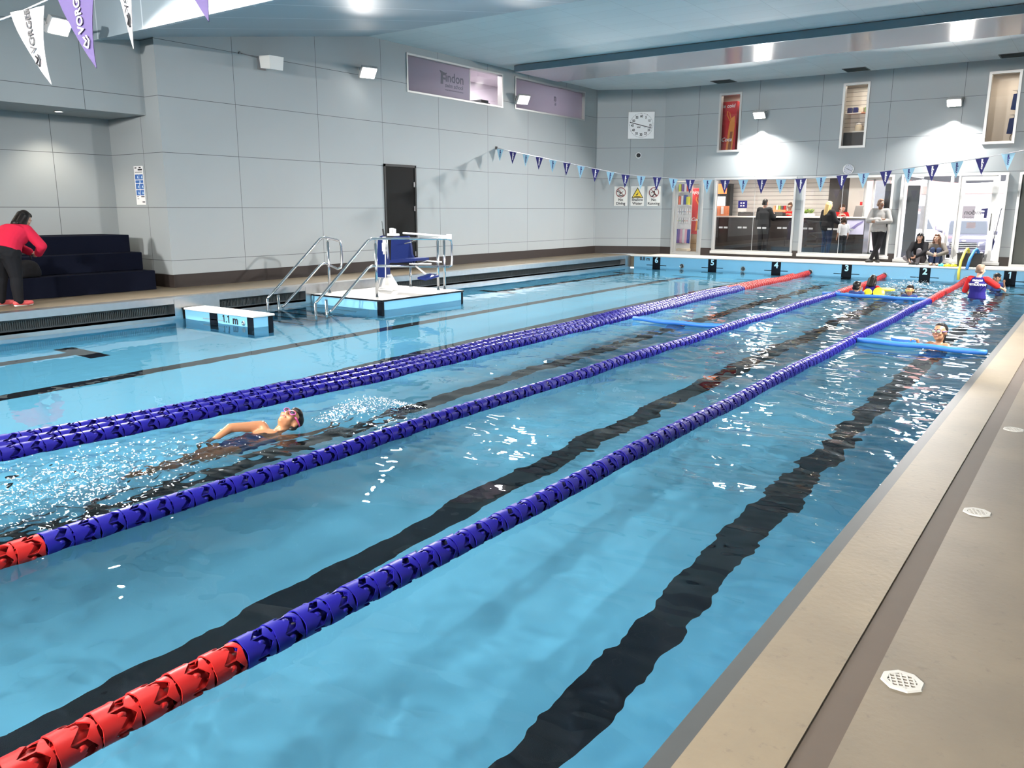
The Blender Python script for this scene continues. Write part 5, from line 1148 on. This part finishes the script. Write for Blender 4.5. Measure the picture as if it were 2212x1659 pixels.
# 2 backstroke swimmer in lane three
lie = dict(pelvis=(.03, .80, -.17), waist=(.02, .94, -.16), chest=(.01, 1.12, -.135), neck=(0, 1.27, -.06), head=(.01, 1.42, .035),
    shR=(.155, 1.20, -.15), elR=(.20, 1.48, -.17), wrR=(.17, 1.72, -.20), shL=(-.13, 1.22, .0), elL=(-.20, .95, .035), wrL=(-.17, .72, -.05),
    hiR=(.11, .74, -.15), knR=(.10, .38, -.15), anR=(.10, .02, -.10), toR=(.10, -.14, -.06), hiL=(-.06, .74, -.15), knL=(-.06, .38, -.20), anL=(-.05, .03, -.22), toL=(-.05, -.12, -.24))
t, f = person('person swimming backstroke beside the triple blue lane ropes, dark wet hair', (-5.72, 3.14, .015), R(0), lie, 1.0, 1.06, face=(.30, -.30, .90), up=(0, .95, .30), skin='wet', hair=('short', 'black'), top='suit', sleeve=.02, vox=.010, tg=.006,
    hands=({'curl': .15}, {'curl': .3}), show_face=True)
f.goggles(t, mat('pink goggles', (.50, .05, .22), .35), mat('dark goggle lens', (.02, .02, .03), .08), up=.012)
# 3 girl with the kickboard
GW = mat('purple goggles', (.10, .05, .14), .35); GL = mat('pale goggle lens', (.30, .36, .26), .08, coat=.5); GLD = mat('dark lens', (.02, .02, .03), .08)
t, f = person('person with dark wet hair and goggles holding the blue kickboard behind a floating noodle', (-1.76, 12.92, -.96), R(164),
    dict(head=(-.01, .03, 1.65), neck=(0, -.01, 1.44), elR=(.31, .13, 1.30), wrR=(.35, .20, 1.475), elL=(-.28, .12, 1.18), wrL=(-.10, .34, 1.33)), .70, 1.58, face=(.06, .94, .22), up=(.10, -.1, 1), skin='tan', hair=('tail', 'black'), top='charcoal', sleeve=.02, vox=.010, tg=.006, hands=({'curl': .9, 'dirv': (.5, .6, .15), 'palm': (.2, .2, -1)}, {'curl': .6}))
f.goggles(t, GW, GL)
# 4, 5 two boys behind the far noodle
t, f = person('person with short black hair facing away behind the far blue noodle', (-4.45, 19.62, -.92), R(-8), dict(head=(0, .03, 1.59)), .70, 1.42, face=(.4, .9, 0), skin='brown', hair=('short', 'black'), top='suit', sleeve=.3, vox=.012, show_face=False)
t, f = person('person with yellow goggles looking over the far blue noodle', (-3.36, 19.68, -.94), R(176), dict(head=(0, .03, 1.59)), .70, 1.42, face=(0, 1, -.05), skin='tan', hair=('short', 'black'), top='suit', sleeve=.3, vox=.012)
f.goggles(t, mat('yellow goggles', (.78, .62, .10), .35), mat('amber lens', (.45, .36, .16), .1))
# 6 teacher with black hair
t, f = person('person with a bun of black hair in a navy and red rash shirt, back turned', (-4.38, 20.75, -1.02), R(-14), dict(elR=(.33, .20, 1.15), wrR=(.36, .42, 1.12), elL=(-.30, .16, 1.14), wrL=(-.30, .38, 1.10), head=(0, .06, 1.61)), .80, 1.18, face=(.1, .95, -.3), skin='tan', hair=('bob', 'black'), top='navy', sleeve=.45, vox=.012, show_face=False)
b = MB(); f.arms(b, .019, .42); fuse('sleeves', b, .012, MC['rashred'], t, 2)
# 7 instructor standing with the lettered back
t, f = person('person with a shaved head in a blue and red shirt lettered INSTRUCTOR', (-2.17, 20.7, -.90), R(-10),
    dict(elR=(.36, .14, 1.24), wrR=(.44, .36, 1.16), elL=(-.30, .10, 1.10), wrL=(-.26, .30, .98), head=(.01, .03, 1.605)), .94, 1.05, face=(.35, .93, 0), skin='light', hair=('short', 'stubble'), top='navy', sleeve=.5, vox=.010, fat=1.14, show_face=True)
b = MB(); f.arms(b, .022, .5)
for q in 'RL': cap(b, f.J['chest']*.10+f.J['neck']*.25+f.J['sh'+q]*.65, f.J['sh'+q], .066*.94, .074*.94)
fuse('sleeves', b, .010, MC['rashred'], t, 2)
def back_text(name, s, size, z, bold):
    o = text_mesh(name, s, size, M['whiteprint'], t, (0, 0, 0), (0, 0, 0), .001, bold)
    bd = [c for c in t.children if c.name.startswith('top')][0]
    for v in o.data.vertices:
        x, h, d = v.co.x, v.co.y, v.co.z
        ok, hit, nrm, _ = bd.ray_cast(V((x, -1, z+h)), V((0, 1, 0)))
        yy = hit.y if ok else -.12
        v.co = V((x, yy-.004-d, z+h))
bpy.context.view_layer.update()
back_text('lettering', 'INSTRUCTOR', .062, 1.19, .003); back_text('lettering', 'FINDON', .052, 1.28, .003); back_text('lettering', 'swim', .038, 1.24, .002)
# 8 boy at lane one
t, f = person('person with goggles pushed up on the forehead beside lane number 1, one finger raised', (-2.02, 22.9, -.83), R(186), dict(elL=(-.26, .10, 1.26), wrL=(-.22, .20, 1.46), elR=(.24, .12, 1.14), wrR=(.16, .30, 1.1)), .70, 1.42, face=(-.1, 1, -.05), skin='tan', hair=('short', 'black'), top='suit', sleeve=.3, vox=.011, hands=({'curl': .5}, {'curl': 1.3, 'dirv': (0, .1, 1), 'palm': (0, 1, 0), 'point': True}))
f.goggles(t, M['rubber'], GLD, up=.055)
# 9 man with folded arms
t, f = person('person in a light grey top standing with folded arms and crossed legs by the glass', (-5.46, 26.06, ZD), R(186),
    dict(pelvis=(.01, -.03, .95), chest=(0, -.03, 1.30), head=(0, .02, 1.60), elR=(.27, .06, 1.14), wrR=(-.02, .17, 1.16), elL=(-.27, .06, 1.13), wrL=(.04, .19, 1.11),
         knR=(.05, .06, .49), anR=(-.04, .05, .08), toR=(-.10, .20, .035), knL=(-.05, .10, .49), anL=(.12, .12, .09), toL=(.22, .20, .035)), 1.06, 1.0, face=(-.55, .83, .02), skin='brown', hair=('short', 'stubble'), top='greytop', bottom='black', shoes='black', fat=1.02, tg=.036, bg=.014, hem=1,
    hands=({'curl': .7, 'dirv': (-1, .1, .05), 'palm': (0, -1, .1)}, {'curl': .7, 'dirv': (1, .1, 0), 'palm': (0, -1, 0)}))
# 10 seated woman in black
t, f = person('person in a black jacket seated at the pool end with sunglasses in dark hair', (-4.28, 25.90, ZD), R(172),
    dict(pelvis=(0, -.08, .15), waist=(0, -.04, .30), chest=(0, .04, .48), neck=(.0, .09, .61), head=(-.02, .14, .755), shR=(.16, .05, .56), elR=(.22, .22, .34), wrR=(.12, .42, .16), shL=(-.16, .07, .56), elL=(-.22, .22, .36), wrL=(-.06, .40, .24),
         hiR=(.09, -.05, .13), knR=(.28, .28, .18), anR=(.05, .40, .06), toR=(-.08, .46, .04), hiL=(-.08, -.05, .13), knL=(-.08, .30, .40), anL=(-.10, .40, .08), toL=(-.12, .52, .035)), 1.0, 1.02, face=(.02, 1, -.1), skin='light', hair=('long', 'black'), top='black', bottom='greytight', shoes='black', tg=.03, hands=({'curl': .4}, {'curl': .6}))
f.goggles(t, M['rubber'], GLD, up=.062)
for c_ in t.children:
    if c_.name.startswith('goggles'): c_.name = 'sunglasses'
# 11 seated woman in the grey jumper
t, f = person('person in a grey jumper seated hugging blue jeaned knees', (-3.86, 25.94, ZD), R(186),
    dict(pelvis=(0, -.06, .14), waist=(0, -.05, .30), chest=(0, .02, .48), neck=(0, .06, .60), head=(.01, .10, .745), shR=(.165, .04, .55), elR=(.27, .20, .36), wrR=(.06, .44, .29), shL=(-.165, .04, .55), elL=(-.27, .20, .36), wrL=(-.06, .44, .29),
         hiR=(.09, -.03, .13), knR=(.08, .29, .43), anR=(.08, .40, .08), toR=(.09, .54, .035), hiL=(-.09, -.03, .13), knL=(-.08, .29, .43), anL=(-.07, .40, .08), toL=(-.08, .54, .035)), 1.0, 1.0, face=(.30, .95, .02), skin='light', hair=('long', 'chestnut'), top='greyknit', bottom='denim', shoes='tan', tg=.02, hands=({'curl': .8, 'dirv': (-1, .2, -.1), 'palm': (0, -1, 0)}, {'curl': .8, 'dirv': (1, .2, -.1), 'palm': (0, -1, 0)}))
# 12-16 people in the lobby
q = at(1650, 470, 28.75); person('person in a long black coat standing at the reception counter, back turned', (q[0], 28.75, ZL), R(-12), dict(elR=(.27, .08, 1.12), wrR=(.18, .30, 1.22), elL=(-.25, .03, 1.12), wrL=(-.20, .22, 1.10)), 1.10, .98, face=(.1, 1, 0), hair=('short', 'black'), top='black', bottom='charcoal', shoes='black', fat=1.14, tg=.035, bg=.02, hem=0, show_face=False)
sit = dict(pelvis=(0, 0, .82), waist=(0, 0, .96), chest=(0, .02, 1.16), neck=(0, .03, 1.30), head=(0, .06, 1.46), shR=(.17, .01, 1.25), elR=(.24, .12, 1.04), wrR=(.12, .34, 1.16), shL=(-.17, .01, 1.25), elL=(-.24, .12, 1.04), wrL=(-.10, .34, 1.16), hiR=(.09, .02, .80), knR=(.10, .38, .78), anR=(.10, .36, .36), toR=(.1, .5, .32), hiL=(-.09, .02, .80), knL=(-.10, .38, .78), anL=(-.10, .36, .36), toL=(-.1, .5, .32))
q = at(1705, 450, 30.75); t, f = person('person with glasses and a red shirt sitting behind the reception counter', (q[0], 30.75, ZL+.10), R(196), sit, 1.06, 1.0, face=(.3, 1, -.15), hair=('bun', 'chestnut'), top='red', bottom='black', shoes='black')
f.goggles(t, M['rubber'], mat('spectacle lens', (.25, .2, .18), .1))
for c_ in t.children:
    if c_.name.startswith('goggles'): c_.name = 'spectacles'
q = at(1788, 470, 28.7); person('person with long blonde hair in a black padded coat at the counter', (q[0], 28.7, ZL), R(-28), dict(elR=(.25, .06, 1.12), wrR=(.22, .27, 1.05)), 1.05, 1.0, face=(.2, 1, -.1), hair=('long', 'blonde'), top='charcoal', bottom='denim', shoes='black', fat=1.12, tg=.035, hem=0, show_face=False)
q = at(1815, 450, 30.72); person('person in a red shirt bending forward behind the counter, beside the blonde customer', (q[0], 30.72, ZL+.05), R(205), {**sit, 'chest': (0, .08, 1.15), 'neck': (0, .16, 1.27), 'head': (0, .24, 1.40), 'shR': (.17, .10, 1.22), 'shL': (-.17, .10, 1.22)}, 1.10, 1.0, face=(-.7, .75, -.5), hair=('short', 'brown'), top='red', bottom='black', shoes='black')
q = at(1822, 480, 28.6); person('small person in a white and dark top standing below the counter top', (q[0], 28.6, ZL), R(40), {}, .74, 1.28, face=(.2, 1, -.1), hair=('short', 'brown'), top='white', sleeve=.5, bottom='charcoal', shoes='black')

# ---------------------------------------------------------------- spray thrown up round the swimmer, and white flakes standing in for glints
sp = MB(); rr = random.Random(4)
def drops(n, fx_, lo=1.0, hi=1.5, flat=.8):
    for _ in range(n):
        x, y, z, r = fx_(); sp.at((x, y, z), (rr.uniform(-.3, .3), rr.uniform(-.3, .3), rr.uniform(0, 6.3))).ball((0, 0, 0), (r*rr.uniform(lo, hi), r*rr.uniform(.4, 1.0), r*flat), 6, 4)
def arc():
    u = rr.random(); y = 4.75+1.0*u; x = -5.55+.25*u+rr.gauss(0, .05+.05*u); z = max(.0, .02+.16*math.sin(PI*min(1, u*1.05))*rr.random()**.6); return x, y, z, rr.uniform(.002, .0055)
def kick():  # flat white flakes on the wake, standing in for glints on the ripples
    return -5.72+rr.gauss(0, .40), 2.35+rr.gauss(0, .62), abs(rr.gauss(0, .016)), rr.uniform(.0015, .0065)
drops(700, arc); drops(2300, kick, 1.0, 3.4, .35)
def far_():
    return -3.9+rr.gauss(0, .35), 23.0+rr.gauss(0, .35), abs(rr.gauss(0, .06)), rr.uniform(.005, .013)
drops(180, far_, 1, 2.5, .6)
o = sp.build('spray_and_glints', mat('white spray and glints', (.85, .88, .9), .15, spec=.8), None, True); o['kind'] = 'stuff'; o['label'] = 'white drops of spray round the swimmer and the far end, with flakes for glints'; o['category'] = 'spray'
# ---------------------------------------------------------------- floodlights
def floodlight(loc, aim, label, power, size=(.34, .24), spread=105, arm=None):
    """wall floodlight: bracket, finned housing, lit lens; the lamp itself sits just in front of the lens"""
    t = thing('floodlight', label, 'lamp', loc, group='floodlights')
    d = (Vector(aim)-Vector(loc)).normalized(); q = d.to_track_quat('-Z', 'Y'); e = q.to_euler()
    w, h = size
    hb = MB(); hb.box(-w/2-.03, -h/2-.03, .0, w/2+.03, h/2+.03, .07, .012)
    hb.box(-w/2, -h/2, .07, w/2, h/2, .12, .01)
    for k in range(6): hb.box(-w/2+.03+k*(w-.06)/5-.006, -h/2+.01, .12, -w/2+.03+k*(w-.06)/5+.006, h/2-.01, .15)
    hb.build('housing', M['lampgrey'], t, rot=e)
    lb = MB(); lb.box(-w/2, -h/2, -.012, w/2, h/2, .0); lb.build('lens', M['lamp'], t, rot=e)
    br = MB()
    for s in (-1, 1): br.tube([(s*(w/2+.04), 0, .04), (s*(w/2+.04), 0, .20)], .010, 6)
    br.tube([(-w/2-.04, 0, .20), (w/2+.04, 0, .20)], .010, 6)
    br.build('bracket', M['lampgrey'], t, rot=e)
    if arm: MBa = MB(); MBa.tube([(0, 0, 0), arm], .018, 8); MBa.build('arm', M['lampgrey'], t, loc=tuple(-d*.19))
    L = bpy.data.lights.new('lamp', 'AREA'); L.shape = 'RECTANGLE'; L.size = w; L.size_y = h; L.energy = power; L.color = (1, .965, .92); L.spread = R(spread)
    lo = bpy.data.objects.new('lamp', L); COL.objects.link(lo); lo.location = Vector(loc)+d*.02; lo.rotation_euler = e
    L.cycles.is_caustics_light = True
    return t
PW = 480; HB = 170
floodlight((-14.2, 7.2, 4.76), (-8, 8.5, 0), 'brightest floodlight, high over the dark blue bench, glaring into view', PW*1.2, arm=(-.75, 0, 0))
floodlight((-14.38, 14.3, 4.97), (-9, 12.5, 0), 'lit floodlight on the left wall, above the black door', PW, arm=(-.2, 0, 0))
floodlight((-14.38, 20.59, 5.02), (-8, 18, 0), 'lit floodlight on the left wall between the two frosted high windows', PW, arm=(-.2, 0, 0))
for y, lab in ((12.5, 'added unseen floodlight on the right wall level with the platform'), (19.5, 'added unseen floodlight on the right wall level with the far bunting')): floodlight((1.98, y, 5.0), (-3.5, y, 0), lab, 700, spread=90, arm=(.2, 0, 0))  # unseen floods added to brighten the far half of the pool
def fill_batten(x, y, label, power, w=4.6):
    """added unseen linear light under the ceiling, long across the lanes to blur rope shadows"""
    t = thing('added_linear_light', label, 'lamp', (x, y, ZC-.25), group='added linear lights')
    obj('housing', lambda b: b.box(-w/2, -.16, .0, w/2, .16, .07, .015), M['lampgrey'], t)
    obj('lens', lambda b: b.box(-w/2+.03, -.13, -.012, w/2-.03, .13, .0), M['lamp'], t)
    for s_ in (-1, 1): obj('hanger', lambda b: b.tube([(s_*w*.4, 0, .07), (s_*w*.4, 0, .25)], .01, 6), M['lampgrey'], t, True)
    L = bpy.data.lights.new('lamp', 'AREA'); L.shape = 'RECTANGLE'; L.size = w; L.size_y = .26; L.spread = R(135); L.energy = power; L.color = (1, .965, .92)
    o = bpy.data.objects.new('lamp', L); COL.objects.link(o); o.location = (x, y, ZC-.27); L.cycles.is_caustics_light = True
for x, lab in ((-3.0, 'added unseen floodlight on the near end wall behind the first lanes'), (-9.0, 'added unseen floodlight on the near end wall behind the middle lanes')): floodlight((x, -5.76, 4.2), (x+.6, 4.5, 0), lab, 1250, spread=108, arm=(0, -.2, 0))  # unseen floods added to throw ripple light on the near pool floor
for x, y, lab in ((-3.6, 2.4, 'added unseen linear light over the nearer lanes'), (-9.4, 2.4, 'added unseen linear light over the farther lanes')):  # made-up lights that brighten the near water with soft rope shadows
    fill_batten(x, y, lab, HB)
for x, lab in ((-9.25, 'lit floodlight on the far wall, above the reception window'), (-3.84, 'lit floodlight on the far wall, above the glass entrance')):
    t = floodlight((x, YW-.34, 4.76), (x, YW-4.5, 0), lab, 800, (.32, .22), 150, arm=(0, .18, 0))
    S = bpy.data.lights.new('spot', 'SPOT'); S.energy = 800; S.spot_size = R(50); S.spot_blend = .55; S.color = (1, .95, .86); S.shadow_soft_size = .05
    so = bpy.data.objects.new('spot', S); COL.objects.link(so); so.location = (x, YW-.42, 4.62)
    so.rotation_euler = (Vector((x, YW-.02, 3.85))-so.location).to_track_quat('-Z', 'Y').to_euler()
# daylight outside
w = bpy.data.worlds.new('daylight'); scene.world = w; w.use_nodes = True
w.node_tree.nodes['Background'].inputs[0].default_value = (.92, .95, 1, 1); w.node_tree.nodes['Background'].inputs[1].default_value = 7.0
# ---------------------------------------------------------------- camera
cam = bpy.data.cameras.new('camera'); co = bpy.data.objects.new('camera', cam); COL.objects.link(co)
cam.sensor_width = 36; cam.lens = 36*1760.3/2212; cam.clip_start = .05; cam.clip_end = 300
p, y, r = R(12.13), R(35.66), R(.14)
fwd = Vector((-math.sin(y)*math.cos(p), math.cos(y)*math.cos(p), -math.sin(p))); rt = Vector((math.cos(y), math.sin(y), 0)); up = rt.cross(fwd)
r2_ = rt*math.cos(r)+up*math.sin(r); u2 = up*math.cos(r)-rt*math.sin(r)
co.matrix_world = Matrix(((r2_.x, u2.x, -fwd.x, 0), (r2_.y, u2.y, -fwd.y, 0), (r2_.z, u2.z, -fwd.z, 1.9), (0, 0, 0, 1)))
scene.camera = co
scene.view_settings.view_transform = 'Standard'; scene.view_settings.look = 'None'; scene.view_settings.gamma = 1
scene.view_settings.exposure = -0.18; scene.view_settings.use_curve_mapping = False
cy = scene.cycles
cy.use_light_tree = False
cy.max_bounces = 8; cy.diffuse_bounces = 3; cy.glossy_bounces = 3; cy.transmission_bounces = 6; cy.transparent_max_bounces = 10
cy.caustics_refractive = True; cy.caustics_reflective = False; cy.sample_clamp_indirect = 6.0; cy.sample_clamp_direct = 0
cy.use_denoising = True
try: cy.denoiser = 'OPENIMAGEDENOISE'
except Exception: pass
cy.use_adaptive_sampling = True; cy.adaptive_threshold = 0.03; cy.adaptive_min_samples = 12
